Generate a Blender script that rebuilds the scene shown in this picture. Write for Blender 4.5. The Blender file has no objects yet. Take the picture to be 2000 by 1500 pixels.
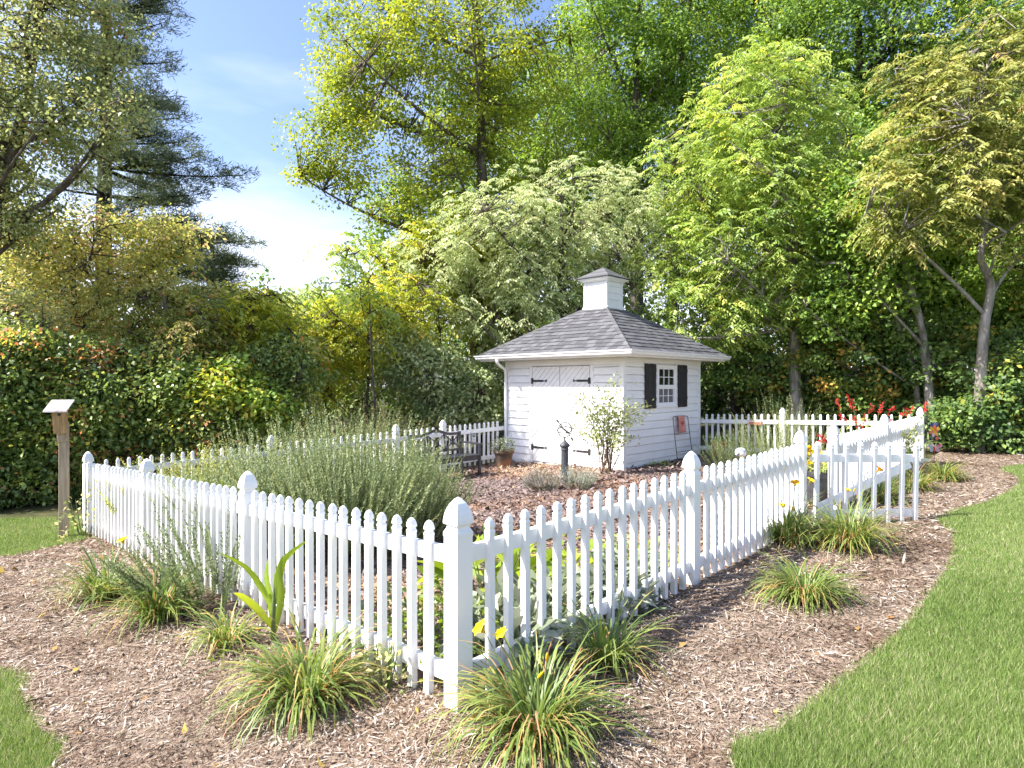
import bpy, math, random
import numpy as np
from mathutils import Vector, geometry

# ------------------------------------------------------------------ camera, sky, sun, exposure
S = bpy.context.scene
COL = S.collection
CAMZ = 1.614
FPX = 1210.0                      # focal length in photo pixels (2000 wide)
cam_d = bpy.data.cameras.new('camera'); cam = bpy.data.objects.new('camera', cam_d); COL.objects.link(cam)
cam.location = (0, 0, CAMZ); cam.rotation_euler = (math.pi/2, 0, 0)
cam_d.sensor_width = 36; cam_d.lens = 36*FPX/2000; cam_d.clip_start = .05; cam_d.clip_end = 2000
S.camera = cam
SUN_EL = math.radians(47); SUN_H = Vector((-.975, -.22)).normalized()
tosun = Vector((SUN_H.x*math.cos(SUN_EL), SUN_H.y*math.cos(SUN_EL), math.sin(SUN_EL)))
world = bpy.data.worlds.new('World'); S.world = world; world.use_nodes = True
wn = world.node_tree.nodes; wl = world.node_tree.links; wn.clear()
sky = wn.new('ShaderNodeTexSky'); sky.sky_type = 'NISHITA'; sky.sun_disc = False
sky.sun_elevation = SUN_EL; sky.sun_rotation = math.atan2(SUN_H.x, SUN_H.y) % (2*math.pi)
sky.air_density = 1.0; sky.dust_density = 2.2; sky.ozone_density = 4; sky.altitude = 300
bg = wn.new('ShaderNodeBackground'); bg.inputs['Strength'].default_value = .135
wo = wn.new('ShaderNodeOutputWorld')
tc = wn.new('ShaderNodeTexCoord'); mp = wn.new('ShaderNodeMapping'); mp.inputs['Scale'].default_value = (1.2, 1.2, 4.0); mp.inputs['Location'].default_value = (.35, .2, 1.1)
cn = wn.new('ShaderNodeTexNoise'); cn.inputs['Scale'].default_value = 1.5; cn.inputs['Detail'].default_value = 5; cn.inputs['Roughness'].default_value = .5
cr = wn.new('ShaderNodeValToRGB'); cr.color_ramp.elements[0].position = .38; cr.color_ramp.elements[0].color = (0, 0, 0, 1)
cr.color_ramp.elements[1].position = .95; cr.color_ramp.elements[1].color = (.8, .8, .8, 1)
mx = wn.new('ShaderNodeMixRGB'); mx.inputs['Color2'].default_value = (6.9, 6.75, 7.2, 1)
wl.new(tc.outputs['Generated'], mp.inputs['Vector']); wl.new(mp.outputs['Vector'], cn.inputs['Vector'])
sx3 = wn.new('ShaderNodeSeparateXYZ'); wl.new(tc.outputs['Generated'], sx3.inputs['Vector'])     # cloud bank: thicker low in the sky all round
mr = wn.new('ShaderNodeMapRange'); mr.inputs['From Min'].default_value = .02; mr.inputs['From Max'].default_value = .55; mr.inputs['To Min'].default_value = .30; mr.inputs['To Max'].default_value = -.36
wl.new(sx3.outputs['Z'], mr.inputs['Value']); ad_ = wn.new('ShaderNodeMath'); ad_.operation = 'ADD'; wl.new(cn.outputs['Fac'], ad_.inputs[0]); wl.new(mr.outputs['Result'], ad_.inputs[1])
wl.new(ad_.outputs['Value'], cr.inputs['Fac']); wl.new(cr.outputs['Color'], mx.inputs['Fac'])
tn = wn.new('ShaderNodeMixRGB'); tn.blend_type = 'MULTIPLY'; tn.inputs['Fac'].default_value = 1; tn.inputs['Color2'].default_value = (1, .94, .97, 1); wl.new(sky.outputs['Color'], tn.inputs['Color1']); wl.new(tn.outputs['Color'], mx.inputs['Color1']); wl.new(mx.outputs['Color'], bg.inputs['Color']); wl.new(bg.outputs['Background'], wo.inputs['Surface'])
sun_d = bpy.data.lights.new('sun', 'SUN'); sun_d.energy = 5.0; sun_d.angle = math.radians(.53); sun_d.color = (1, .955, .88)
sun = bpy.data.objects.new('sun', sun_d); COL.objects.link(sun); sun.rotation_euler = tosun.to_track_quat('Z', 'Y').to_euler(); sun.location = (-20, -10, 30)
S.view_settings.view_transform = 'Standard'; S.view_settings.look = 'None'; S.view_settings.gamma = 1
S.view_settings.use_curve_mapping = False
S.view_settings.exposure = 1.35
S.render.engine = 'CYCLES'
S.cycles.max_bounces = 6; S.cycles.diffuse_bounces = 4; S.cycles.glossy_bounces = 1; S.cycles.transmission_bounces = 3; S.cycles.transparent_max_bounces = 4
S.cycles.use_denoising = True; S.cycles.use_adaptive_sampling = True; S.cycles.adaptive_threshold = .02

# ------------------------------------------------------------------ helpers
RNG = np.random.default_rng(7); LEAFGAIN = 2.6; TS = np.array(tosun)
random.seed(7)
U = Vector((.688, .725)).normalized(); V = Vector((-U.y, U.x)); TH = math.atan2(U.y, U.x)

def g(x, y):
    x = np.clip(x, -40, 60); yy = np.minimum(y, 45)
    return .04*x - .01*np.sqrt(x*x+.5) + .007 - .011*(yy-3.1)
def at(px, py, Y): return Vector(((px-1000)/FPX*Y, Y, CAMZ+(750-py)/FPX*Y))
def gpt(px, py):
    Y = 5.0
    for _ in range(12):
        X = (px-1000)/FPX*Y; Y = (CAMZ-float(g(X, Y)))*FPX/(py-750)
    return ((px-1000)/FPX*Y, Y)
def gz(x, y): return float(g(x, y))

def newmat(name):
    m = bpy.data.materials.new(name); m.use_nodes = True
    nt = m.node_tree; return m, nt, nt.nodes['Principled BSDF']
def ramp(nt, stops):
    r = nt.nodes.new('ShaderNodeValToRGB'); e = r.color_ramp.elements
    while len(e) < len(stops): e.new(.5)
    for i, (p, c) in enumerate(stops): e[i].position = p; e[i].color = (*c, 1)
    return r
def noise(nt, scale, detail=5, rough=.55, coord='Object', stretch=None):
    t = nt.nodes.new('ShaderNodeTexCoord'); n = nt.nodes.new('ShaderNodeTexNoise')
    n.inputs['Scale'].default_value = scale; n.inputs['Detail'].default_value = detail; n.inputs['Roughness'].default_value = rough
    if stretch:
        mpn = nt.nodes.new('ShaderNodeMapping'); mpn.inputs['Scale'].default_value = stretch
        nt.links.new(t.outputs[coord], mpn.inputs['Vector']); nt.links.new(mpn.outputs['Vector'], n.inputs['Vector'])
    else: nt.links.new(t.outputs[coord], n.inputs['Vector'])
    return n
def addbump(nt, b, scale, strength, dist=.02, stretch=None, detail=6):
    n = noise(nt, scale, detail, stretch=stretch); bu = nt.nodes.new('ShaderNodeBump')
    bu.inputs['Strength'].default_value = strength; bu.inputs['Distance'].default_value = dist
    nt.links.new(n.outputs['Fac'], bu.inputs['Height']); nt.links.new(bu.outputs['Normal'], b.inputs['Normal'])
def pmat(name, stops, scale=6, rough=.6, spec=.4, bump=0, bscale=40, stretch=None, metal=0, bdist=.01, detail=5):
    m, nt, b = newmat(name)
    n = noise(nt, scale, detail, stretch=stretch); r = ramp(nt, stops)
    nt.links.new(n.outputs['Fac'], r.inputs['Fac']); nt.links.new(r.outputs['Color'], b.inputs['Base Color'])
    b.inputs['Roughness'].default_value = rough; b.inputs['Specular IOR Level'].default_value = spec; b.inputs['Metallic'].default_value = metal
    if bump: addbump(nt, b, bscale, bump, bdist, stretch)
    return m
def tmat(name, stops, trans=.3, rough=.5, spec=.35, tgain=1.3, gain=None):
    """foliage and litter: colour by the per-piece value 'tint'"""
    if trans: stops = [(p, tuple(min(.75, x*(gain or LEAFGAIN)*k_) for x, k_ in zip(c, (1.1, 1., 1.18)))) for p, c in stops]
    m, nt, b = newmat(name)
    a = nt.nodes.new('ShaderNodeAttribute'); a.attribute_name = 'tint'; r = ramp(nt, stops)
    nt.links.new(a.outputs['Fac'], r.inputs['Fac']); nt.links.new(r.outputs['Color'], b.inputs['Base Color'])
    b.inputs['Roughness'].default_value = min(rough*1.1, .9) if trans else rough; b.inputs['Specular IOR Level'].default_value = spec*1.15 if trans else spec
    if trans:
        t = nt.nodes.new('ShaderNodeBsdfTranslucent'); x = nt.nodes.new('ShaderNodeMixShader'); x.inputs['Fac'].default_value = trans
        hs = nt.nodes.new('ShaderNodeHueSaturation'); hs.inputs['Value'].default_value = tgain; hs.inputs['Saturation'].default_value = 1.1; hs.inputs['Hue'].default_value = .487
        nt.links.new(r.outputs['Color'], hs.inputs['Color']); nt.links.new(hs.outputs['Color'], t.inputs['Color'])
        out = nt.nodes['Material Output']
        nt.links.new(b.outputs['BSDF'], x.inputs[1]); nt.links.new(t.outputs['BSDF'], x.inputs[2]); nt.links.new(x.outputs['Shader'], out.inputs['Surface'])
    return m

def npmesh(name, v, f, tint=None, mat=None, smooth=False):
    v = np.ascontiguousarray(v, dtype=np.float32); f = np.ascontiguousarray(f, dtype=np.int32)
    me = bpy.data.meshes.new(name); n, k = f.shape
    me.vertices.add(len(v)); me.vertices.foreach_set('co', v.ravel())
    me.loops.add(n*k); me.loops.foreach_set('vertex_index', f.ravel())
    me.polygons.add(n); me.polygons.foreach_set('loop_start', np.arange(0, n*k, k, dtype=np.int32))
    try: me.polygons.foreach_set('loop_total', np.full(n, k, dtype=np.int32))
    except Exception: pass
    if smooth: me.polygons.foreach_set('use_smooth', np.ones(n, dtype=bool))
    if tint is not None:
        at_ = me.attributes.new('tint', 'FLOAT', 'POINT'); at_.data.foreach_set('value', np.ascontiguousarray(np.clip(tint, 0, 1), dtype=np.float32))
    me.update(calc_edges=True)
    if mat: me.materials.append(mat)
    return me
def link(name, me, parent=None, loc=None, rot=None):
    o = bpy.data.objects.new(name, me); COL.objects.link(o)
    if parent: o.parent = parent
    if loc is not None: o.location = loc
    if rot is not None: o.rotation_euler = rot
    return o
def tag(o, label=None, cat=None, group=None, kind=None):
    if label: o['label'] = label
    if cat: o['category'] = cat
    if group: o['group'] = group
    if kind: o['kind'] = kind
    return o
def thing(name, label, cat, loc, rz=0, group=None):
    o = link(name, None, None, loc, (0, 0, rz)); o.empty_display_size = .1
    return tag(o, label, cat, group)

class MB:
    def __init__(s): s.v = []; s.f = []
    def add(s, vs, fs):
        k = len(s.v); s.v += [tuple(p) for p in vs]; s.f += [tuple(i+k for i in q) for q in fs]; return s
    def box(s, x0, x1, y0, y1, z0, z1):
        return s.add([(x0,y0,z0),(x1,y0,z0),(x1,y1,z0),(x0,y1,z0),(x0,y0,z1),(x1,y0,z1),(x1,y1,z1),(x0,y1,z1)],
                     [(0,3,2,1),(4,5,6,7),(0,1,5,4),(1,2,6,5),(2,3,7,6),(3,0,4,7)])
    def hexa(s, p): return s.add(p, [(0,3,2,1),(4,5,6,7),(0,1,5,4),(1,2,6,5),(2,3,7,6),(3,0,4,7)])
    def bar(s, a, b, w, h, up=(0,0,1)):
        a = Vector(a); b = Vector(b); d = (b-a).normalized(); up = Vector(up)
        sd = d.cross(up); sd = sd.normalized() if sd.length > 1e-4 else Vector((1,0,0)); up = sd.cross(d).normalized()
        sd = sd*w/2; up = up*h/2
        return s.hexa([a-sd-up, a+sd-up, b+sd-up, b-sd-up, a-sd+up, a+sd+up, b+sd+up, b-sd+up])
    def sq(s, prof, cx=0, cy=0):
        """square section swept up: prof = [(half width, z)]"""
        k = len(s.v)
        for w, z in prof: s.v += [(cx-w,cy-w,z),(cx+w,cy-w,z),(cx+w,cy+w,z),(cx-w,cy+w,z)]
        for i in range(len(prof)-1):
            a = k+4*i
            for j in range(4): s.f.append((a+j, a+(j+1)%4, a+4+(j+1)%4, a+4+j))
        s.f.append((k+3,k+2,k+1,k)); e = k+4*(len(prof)-1); s.f.append((e,e+1,e+2,e+3)); return s
    def lathe(s, prof, n=20, cx=0, cy=0):
        k = len(s.v)
        for r, z in prof:
            for j in range(n):
                a = 2*math.pi*j/n; s.v.append((cx+r*math.cos(a), cy+r*math.sin(a), z))
        for i in range(len(prof)-1):
            for j in range(n):
                a = k+i*n; s.f.append((a+j, a+(j+1)%n, a+n+(j+1)%n, a+n+j))
        s.f.append(tuple(k+j for j in range(n))[::-1]); e = k+n*(len(prof)-1); s.f.append(tuple(e+j for j in range(n))); return s
    def tube(s, pts, rad, n=6, closed=False):
        pts = [Vector(p) for p in pts]; m = len(pts)
        if not hasattr(rad, '__len__'): rad = [rad]*m
        k = len(s.v); ref = None
        for i in range(m):
            if closed: t = (pts[(i+1) % m]-pts[i-1]).normalized()
            else: t = (pts[min(i+1, m-1)]-pts[max(i-1, 0)]).normalized()
            if ref is None: ref = t.orthogonal().normalized()
            a = (ref-t*ref.dot(t)); a = a.normalized() if a.length > 1e-6 else t.orthogonal().normalized(); ref = a; b = t.cross(a)
            for j in range(n):
                q = 2*math.pi*j/n; s.v.append(tuple(pts[i]+(a*math.cos(q)+b*math.sin(q))*rad[i]))
        for i in range(m if closed else m-1):
            i2 = (i+1) % m
            for j in range(n): s.f.append((k+i*n+j, k+i*n+(j+1)%n, k+i2*n+(j+1)%n, k+i2*n+j))
        if not closed:
            s.f.append(tuple(k+j for j in range(n))[::-1]); e = k+n*(m-1); s.f.append(tuple(e+j for j in range(n)))
        return s
    def mesh(s, name, mat, smooth=False):
        me = bpy.data.meshes.new(name); me.from_pydata(s.v, [], s.f)
        if smooth: me.polygons.foreach_set('use_smooth', np.ones(len(me.polygons), dtype=bool))
        me.materials.append(mat); me.update(); return me
    def build(s, name, mat, parent=None, loc=None, rot=None, smooth=False): return link(name, s.mesh(name, mat, smooth), parent, loc, rot)
def bevel(o, w=.003, seg=1):
    m = o.modifiers.new('bevel', 'BEVEL'); m.width = w; m.segments = seg; m.limit_method = 'ANGLE'; m.angle_limit = .6; return o

def nrm(a): return a/np.maximum(np.linalg.norm(a, axis=-1, keepdims=True), 1e-9)
def leafmesh(P, D, N, L, W, tint, fold=.18, belly=.45):
    """one four-cornered, slightly folded leaf per row"""
    P = np.asarray(P); D = nrm(D); Sd = nrm(np.cross(D, N)); N2 = np.cross(Sd, D)
    L = np.asarray(L)[:, None]; W = np.asarray(W)[:, None]; n = len(P)
    v = np.empty((n, 4, 3)); mid = P+D*L*belly
    v[:, 0] = P; v[:, 1] = mid+Sd*W/2+N2*W*fold; v[:, 2] = P+D*L; v[:, 3] = mid-Sd*W/2+N2*W*fold
    return v.reshape(-1, 3), np.arange(n*4).reshape(n, 4), np.repeat(tint, 4)
def join(parts):
    v = []; f = []; t = []; k = 0
    for a, b, c in parts: v.append(a); f.append(b+k); t.append(c); k += len(a)
    return np.concatenate(v), np.concatenate(f), np.concatenate(t)
def rvec(rng, n): return nrm(rng.normal(size=(n, 3)))

# ------------------------------------------------------------------ materials
M = {}
M['vinyl'] = pmat('white_vinyl', [(.3, (.78, .79, .78)), (.7, (.84, .84, .83))], 3, .38, .45)
_nt = M['vinyl'].node_tree; _b = _nt.nodes['Principled BSDF']; _src = _b.inputs['Base Color'].links[0].from_socket
_g = _nt.nodes.new('ShaderNodeNewGeometry'); _sx = _nt.nodes.new('ShaderNodeTexCoord'); _sp = _nt.nodes.new('ShaderNodeSeparateXYZ'); _nt.links.new(_sx.outputs['Object'], _sp.inputs['Vector'])
_mr = _nt.nodes.new('ShaderNodeMapRange'); _mr.inputs['From Min'].default_value = .26; _mr.inputs['From Max'].default_value = .0; _mr.inputs['To Max'].default_value = 1.0; _nt.links.new(_sp.outputs['Z'], _mr.inputs['Value'])
_n = _nt.nodes.new('ShaderNodeTexNoise'); _n.inputs['Scale'].default_value = 9; _n.inputs['Detail'].default_value = 6; _nt.links.new(_g.outputs['Position'], _n.inputs['Vector'])
_r = ramp(_nt, [(.42, (0, 0, 0)), (.75, (1, 1, 1))]); _nt.links.new(_n.outputs['Fac'], _r.inputs['Fac']); _mu = _nt.nodes.new('ShaderNodeMath'); _mu.operation = 'MULTIPLY'; _nt.links.new(_r.outputs['Color'], _mu.inputs[0]); _nt.links.new(_mr.outputs['Result'], _mu.inputs[1])
_mx = _nt.nodes.new('ShaderNodeMixRGB'); _mx.inputs['Color2'].default_value = (.42, .37, .28, 1); _nt.links.new(_mu.outputs['Value'], _mx.inputs['Fac']); _nt.links.new(_src, _mx.inputs['Color1']); _nt.links.new(_mx.outputs['Color'], _b.inputs['Base Color'])
M['whitepaint'] = pmat('white_paint', [(.3, (.74, .745, .74)), (.7, (.82, .82, .81))], 2.5, .5, .35)
M['doorpaint'] = pmat('white_door_paint', [(.3, (.76, .76, .755)), (.7, (.83, .83, .82))], 3, .5, .35)
M['gutter'] = pmat('white_gutter', [(.3, (.74, .74, .73)), (.7, (.82, .82, .82))], 4, .35, .5)
M['iron'] = pmat('black_iron', [(.3, (.015, .015, .016)), (.7, (.035, .035, .037))], 20, .5, .5)
M['shutter'] = pmat('black_shutter', [(.3, (.018, .017, .018)), (.7, (.034, .032, .033))], 10, .6, .3, .1, 60)
M['bench'] = pmat('black_bench_paint', [(.3, (.018, .019, .024)), (.7, (.045, .047, .06))], 14, .4, .5)
M['pedestal'] = pmat('dark_pedestal', [(.3, (.035, .038, .042)), (.7, (.08, .085, .09))], 18, .55, .4, .15, 60)
M['soffit'] = M['whitepaint']
m, nt, b = newmat('window_glass'); b.inputs['Base Color'].default_value = (.02, .025, .022, 1); b.inputs['Roughness'].default_value = .04; b.inputs['Specular IOR Level'].default_value = .8; M['glass'] = m
M['screen'] = pmat('window_screen', [(.3, (.10, .10, .105)), (.7, (.14, .14, .145))], 30, .5, .4)
M['postwood'] = pmat('weathered_post_wood', [(.25, (.20, .16, .11)), (.5, (.33, .27, .19)), (.75, (.42, .36, .27))], 5, .8, .2, .3, 30, (6, 6, .5))
M['boxwood'] = pmat('weathered_box_wood', [(.25, (.24, .15, .07)), (.55, (.40, .27, .13)), (.8, (.50, .38, .22))], 6, .8, .2, .3, 30, (8, 8, .6))
M['greyroof'] = pmat('bleached_roof_board', [(.3, (.22, .19, .18)), (.55, (.42, .38, .37)), (.8, (.55, .51, .50))], 14, .8, .2, .2, 40)
M['terracotta'] = pmat('terracotta', [(.25, (.26, .11, .06)), (.5, (.40, .17, .10)), (.8, (.46, .23, .14))], 8, .8, .2, .15, 40)
M['agedpot'] = pmat('stained_terracotta', [(.3, (.05, .05, .05)), (.48, (.10, .07, .05)), (.62, (.30, .15, .07)), (.8, (.42, .25, .12))], 3.2, .8, .2, .2, 30)
M['darkpot'] = pmat('dark_planter', [(.3, (.035, .036, .04)), (.7, (.08, .082, .088))], 12, .5, .4)
M['soil'] = pmat('potting_soil', [(.3, (.05, .03, .02)), (.7, (.13, .08, .05))], 30, .95, .1, .5, 60)
M['redsign'] = pmat('red_sign', [(.3, (.50, .07, .07)), (.7, (.62, .14, .14))], 20, .5, .4)
M['signwhite'] = pmat('sign_white', [(.3, (.70, .72, .72)), (.7, (.80, .81, .80))], 20, .5, .4)
M['signgreen'] = pmat('sign_dark_green', [(.3, (.02, .08, .07)), (.7, (.03, .11, .09))], 20, .5, .4)
M['towel'] = pmat('faded_red_cloth', [(.3, (.50, .14, .11)), (.5, (.62, .26, .21)), (.7, (.70, .42, .36))], 26, .9, .1)
M['towelred'] = pmat('red_print', [(.3, (.45, .07, .06)), (.7, (.55, .10, .08))], 30, .9, .1)
M['brass'] = pmat('gate_hardware', [(.3, (.5, .5, .5)), (.7, (.62, .62, .6))], 20, .4, .5, metal=.6)

def flat(name, c, rough=.6):
    return pmat(name, [(.3, tuple(x*.88 for x in c)), (.7, c)], 25, rough, .3)
# leaf palettes, linear base colours
G = tmat
LF = {
 'yellowgreen': G('leaves_yellow_green', [(0, (.055, .085, .016)), (.35, (.115, .155, .020)), (.7, (.20, .225, .024)), (.88, (.30, .27, .03)), (1, (.42, .20, .04))], .42, .45),
 'green': G('leaves_fresh_green', [(0, (.030, .065, .014)), (.4, (.070, .125, .020)), (.75, (.125, .185, .028)), (.93, (.23, .25, .03)), (1, (.36, .22, .04))], .4, .42),
 'dark': G('leaves_dark_green', [(0, (.020, .042, .012)), (.45, (.045, .080, .018)), (.8, (.085, .125, .024)), (.95, (.20, .19, .03)), (1, (.30, .14, .03))], .42, .42, gain=3.2),
 'silver': G('leaves_pale_green', [(0, (.060, .092, .026)), (.4, (.130, .172, .066)), (.75, (.215, .25, .112)), (1, (.33, .34, .16))], .4, .38, .6, gain=2.8),
 'walnut': G('leaves_walnut', [(0, (.050, .095, .018)), (.4, (.115, .175, .034)), (.75, (.19, .245, .055)), (.92, (.34, .34, .045)), (1, (.42, .34, .06))], .42, .4, .45),
 'autumn': G('leaves_autumn', [(0, (.075, .105, .030)), (.3, (.16, .19, .045)), (.55, (.25, .26, .075)), (.72, (.31, .24, .10)), (.87, (.32, .17, .10)), (1, (.32, .09, .055))], .42, .5, gain=2.3),
 'russet': G('leaves_olive_russet', [(0, (.050, .075, .030)), (.4, (.115, .150, .050)), (.72, (.20, .22, .075)), (.9, (.27, .21, .09)), (1, (.30, .13, .06))], .42, .42, .5, gain=2.3),
 'tan': G('leaves_green_and_tan', [(0, (.060, .085, .020)), (.35, (.135, .165, .035)), (.65, (.24, .245, .065)), (.85, (.40, .30, .11)), (1, (.48, .22, .08))], .42, .45, gain=2.0),
 'pine': G('pine_needles', [(0, (.024, .038, .016)), (.5, (.048, .068, .028)), (1, (.09, .112, .042))], .25, .5, gain=2.4),
 'vine': G('leaves_hedge_vine', [(0, (.025, .048, .014)), (.45, (.060, .095, .022)), (.78, (.115, .150, .032)), (.92, (.24, .23, .04)), (1, (.32, .10, .04))], .38, .4, .5, gain=3.2),
 'rosemary': G('rosemary_needles', [(0, (.060, .090, .030)), (.45, (.125, .175, .065)), (.8, (.19, .24, .095)), (1, (.27, .30, .10))], .3, .5, gain=1.55),
 'oregano': G('oregano_leaves', [(0, (.09, .13, .02)), (.5, (.20, .25, .04)), (1, (.36, .37, .10))], .35, .5, gain=1.5),
 'lily': G('daylily_blades', [(0, (.055, .110, .022)), (.4, (.115, .185, .035)), (.68, (.195, .245, .05)), (.84, (.34, .29, .075)), (1, (.38, .22, .10))], .35, .42, .45, gain=1.35),
 'lambsear': G('lambs_ear_leaves', [(0, (.07, .105, .05)), (.5, (.15, .19, .105)), (1, (.29, .33, .22))], .25, .75, .2, gain=1.5),
 'bright': G('bright_broad_leaves', [(0, (.08, .14, .015)), (.5, (.16, .25, .025)), (1, (.28, .36, .04))], .4, .45, gain=1.5),
 'lavender': G('lavender_leaves', [(0, (.13, .12, .09)), (.4, (.20, .19, .15)), (.7, (.19, .22, .15)), (1, (.25, .29, .21))], .2, .7, .2, gain=1.4),
 'rose': G('rose_leaves', [(0, (.055, .085, .025)), (.45, (.12, .155, .045)), (.8, (.20, .22, .075)), (1, (.32, .24, .10))], .35, .42, .5),
 'sage': G('sage_leaves', [(0, (.10, .15, .03)), (.5, (.19, .25, .06)), (1, (.30, .34, .11))], .4, .5),
 'grass': G('lawn_grass', [(0, (.058, .112, .018)), (.45, (.132, .215, .044)), (.8, (.225, .31, .09)), (.94, (.30, .34, .15)), (1, (.42, .39, .23))], .35, .5, .25, gain=1.3),
 'chips': G('mulch_shreds', [(0, (.07, .042, .028)), (.2, (.17, .112, .078)), (.5, (.30, .228, .172)), (.8, (.42, .35, .285)), (1, (.60, .55, .49))], 0, .85, .15),
 'bark': G('bark_nuggets', [(0, (.07, .05, .046)), (.35, (.16, .118, .108)), (.65, (.26, .20, .178)), (.85, (.35, .28, .25)), (1, (.44, .31, .18))], 0, .85, .15),
 'straw': G('pine_straw', [(0, (.20, .09, .05)), (.5, (.34, .18, .10)), (1, (.48, .32, .18))], 0, .85, .15),
 'weed': G('dry_weeds', [(0, (.08, .11, .03)), (.4, (.15, .17, .045)), (.7, (.19, .14, .06)), (1, (.26, .22, .08))], .3, .6),
}
def barkmat(name, a, b_, c): return pmat(name, [(.3, a), (.52, b_), (.72, c)], 4, .9, .15, .8, 9, (2.4, 2.4, .5), bdist=.04)
M['bark'] = barkmat('grey_brown_bark', (.045, .036, .03), (.11, .09, .075), (.19, .165, .14))
M['darkbark'] = barkmat('dark_bark', (.022, .018, .015), (.05, .042, .036), (.09, .078, .066))
M['palebark'] = barkmat('pale_lichened_bark', (.10, .085, .07), (.24, .215, .185), (.40, .375, .34))
M['stem'] = pmat('brown_stem', [(.3, (.10, .065, .04)), (.7, (.22, .16, .10))], 20, .8, .2)
M['greenstem'] = pmat('green_stem', [(.3, (.07, .11, .03)), (.7, (.14, .18, .06))], 20, .7, .3)

# ------------------------------------------------------------------ ground and beds
def gradedmat(name, stops, scale, bump, bscale, stops2=None, s2=.6):
    m, nt, b = newmat(name)
    n = noise(nt, scale, 8, .65); r = ramp(nt, stops); nt.links.new(n.outputs['Fac'], r.inputs['Fac']); out = r.outputs['Color']
    if stops2:
        n2 = noise(nt, s2, 3, .5); r2 = ramp(nt, stops2); nt.links.new(n2.outputs['Fac'], r2.inputs['Fac'])
        x = nt.nodes.new('ShaderNodeMixRGB'); x.blend_type = 'MULTIPLY'; x.inputs['Fac'].default_value = 1
        nt.links.new(out, x.inputs['Color1']); nt.links.new(r2.outputs['Color'], x.inputs['Color2']); out = x.outputs['Color']
    nt.links.new(out, b.inputs['Base Color']); b.inputs['Roughness'].default_value = .95; b.inputs['Specular IOR Level'].default_value = .1
    addbump(nt, b, bscale, bump, .03); return m
M['forest'] = gradedmat('forest_floor', [(.3, (.03, .035, .014)), (.5, (.06, .065, .026)), (.7, (.11, .09, .045))], 3, .8, 14)
M['lawnsoil'] = gradedmat('lawn_thatch', [(.3, (.055, .085, .02)), (.5, (.10, .15, .035)), (.7, (.17, .20, .07))], 30, .8, 60)
M['mulch'] = gradedmat('shredded_mulch', [(.25, (.09, .062, .045)), (.45, (.21, .158, .118)), (.6, (.32, .255, .20)), (.8, (.44, .37, .305))], 26, 1, 55, [(.35, (.80, .72, .65)), (.6, (1, 1, 1))], 1.1)
M['barkbed'] = gradedmat('bark_mulch', [(.28, (.085, .06, .055)), (.45, (.19, .14, .13)), (.6, (.31, .235, .21)), (.8, (.42, .34, .30))], 22, 1, 45, [(.42, (1, 1, 1)), (.58, (1.3, 1.05, .75))], .55)

def sheet(name, outline, mat, dz, step, bumps=0, kind='structure', seed=1):
    rng = np.random.default_rng(seed); o = np.array(outline)
    x0, y0 = o.min(0); x1, y1 = o.max(0)
    gx, gy = np.meshgrid(np.arange(x0, x1, step), np.arange(y0, y1, step)); P = np.stack([gx.ravel(), gy.ravel()], 1)+rng.uniform(-.2, .2, (gx.size, 2))*step
    P = P[inpoly(P, o)]
    co = [Vector(p) for p in o.tolist()]+[Vector(p) for p in P.tolist()]; n = len(o)
    r = geometry.delaunay_2d_cdt(co, [], [list(range(n))], 1, 1e-5)
    v2 = np.array([(p.x, p.y) for p in r[0]]); z = g(v2[:, 0], v2[:, 1])+dz
    if bumps: z = z+bumps*(np.sin(v2[:, 0]*7.1+np.sin(v2[:, 1]*5.3)*1.7)*np.cos(v2[:, 1]*6.3+np.sin(v2[:, 0]*4.1))*.5+.5)
    me = bpy.data.meshes.new(name); me.from_pydata(np.column_stack([v2, z]).tolist(), [], [list(f) for f in r[2]])
    me.polygons.foreach_set('use_smooth', np.ones(len(me.polygons), dtype=bool)); me.materials.append(mat); me.update()
    return tag(link(name, me), kind=kind)
def inpoly(P, o):
    x, y = P[:, 0], P[:, 1]; r = np.zeros(len(P), bool); n = len(o); j = n-1
    for i in range(n):
        xi, yi = o[i]; xj, yj = o[j]
        c = ((yi > y) != (yj > y)) & (x < (xj-xi)*(y-yi)/((yj-yi) if yj != yi else 1e-12)+xi)
        r ^= c; j = i
    return r
def smoothline(pts, n=8):
    pts = [np.array(p, float) for p in pts]; out = []
    for i in range(len(pts)-1):
        p0 = pts[max(i-1, 0)]; p1 = pts[i]; p2 = pts[i+1]; p3 = pts[min(i+2, len(pts)-1)]
        for k in range(n):
            t = k/n; out.append(tuple(.5*((2*p1)+(p2-p0)*t+(2*p0-5*p1+4*p2-p3)*t*t+(3*p1-p0-3*p2+p3)*t**3)))
    out.append(tuple(pts[-1])); return out

P0 = Vector((-.269, 3.10))
def onR(t): return P0+U*t            # along the front right fence
def onL(s): return P0+V*s            # along the front left fence
LC = onL(7.28); FR = onR(11.0)
def onLB(t): return LC+U*t           # rear left run, towards the shed
def onRB(s): return FR+V*s           # rear right run, towards the shed
SH = Vector((2.10, 11.70)); SW = 3.06

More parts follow.
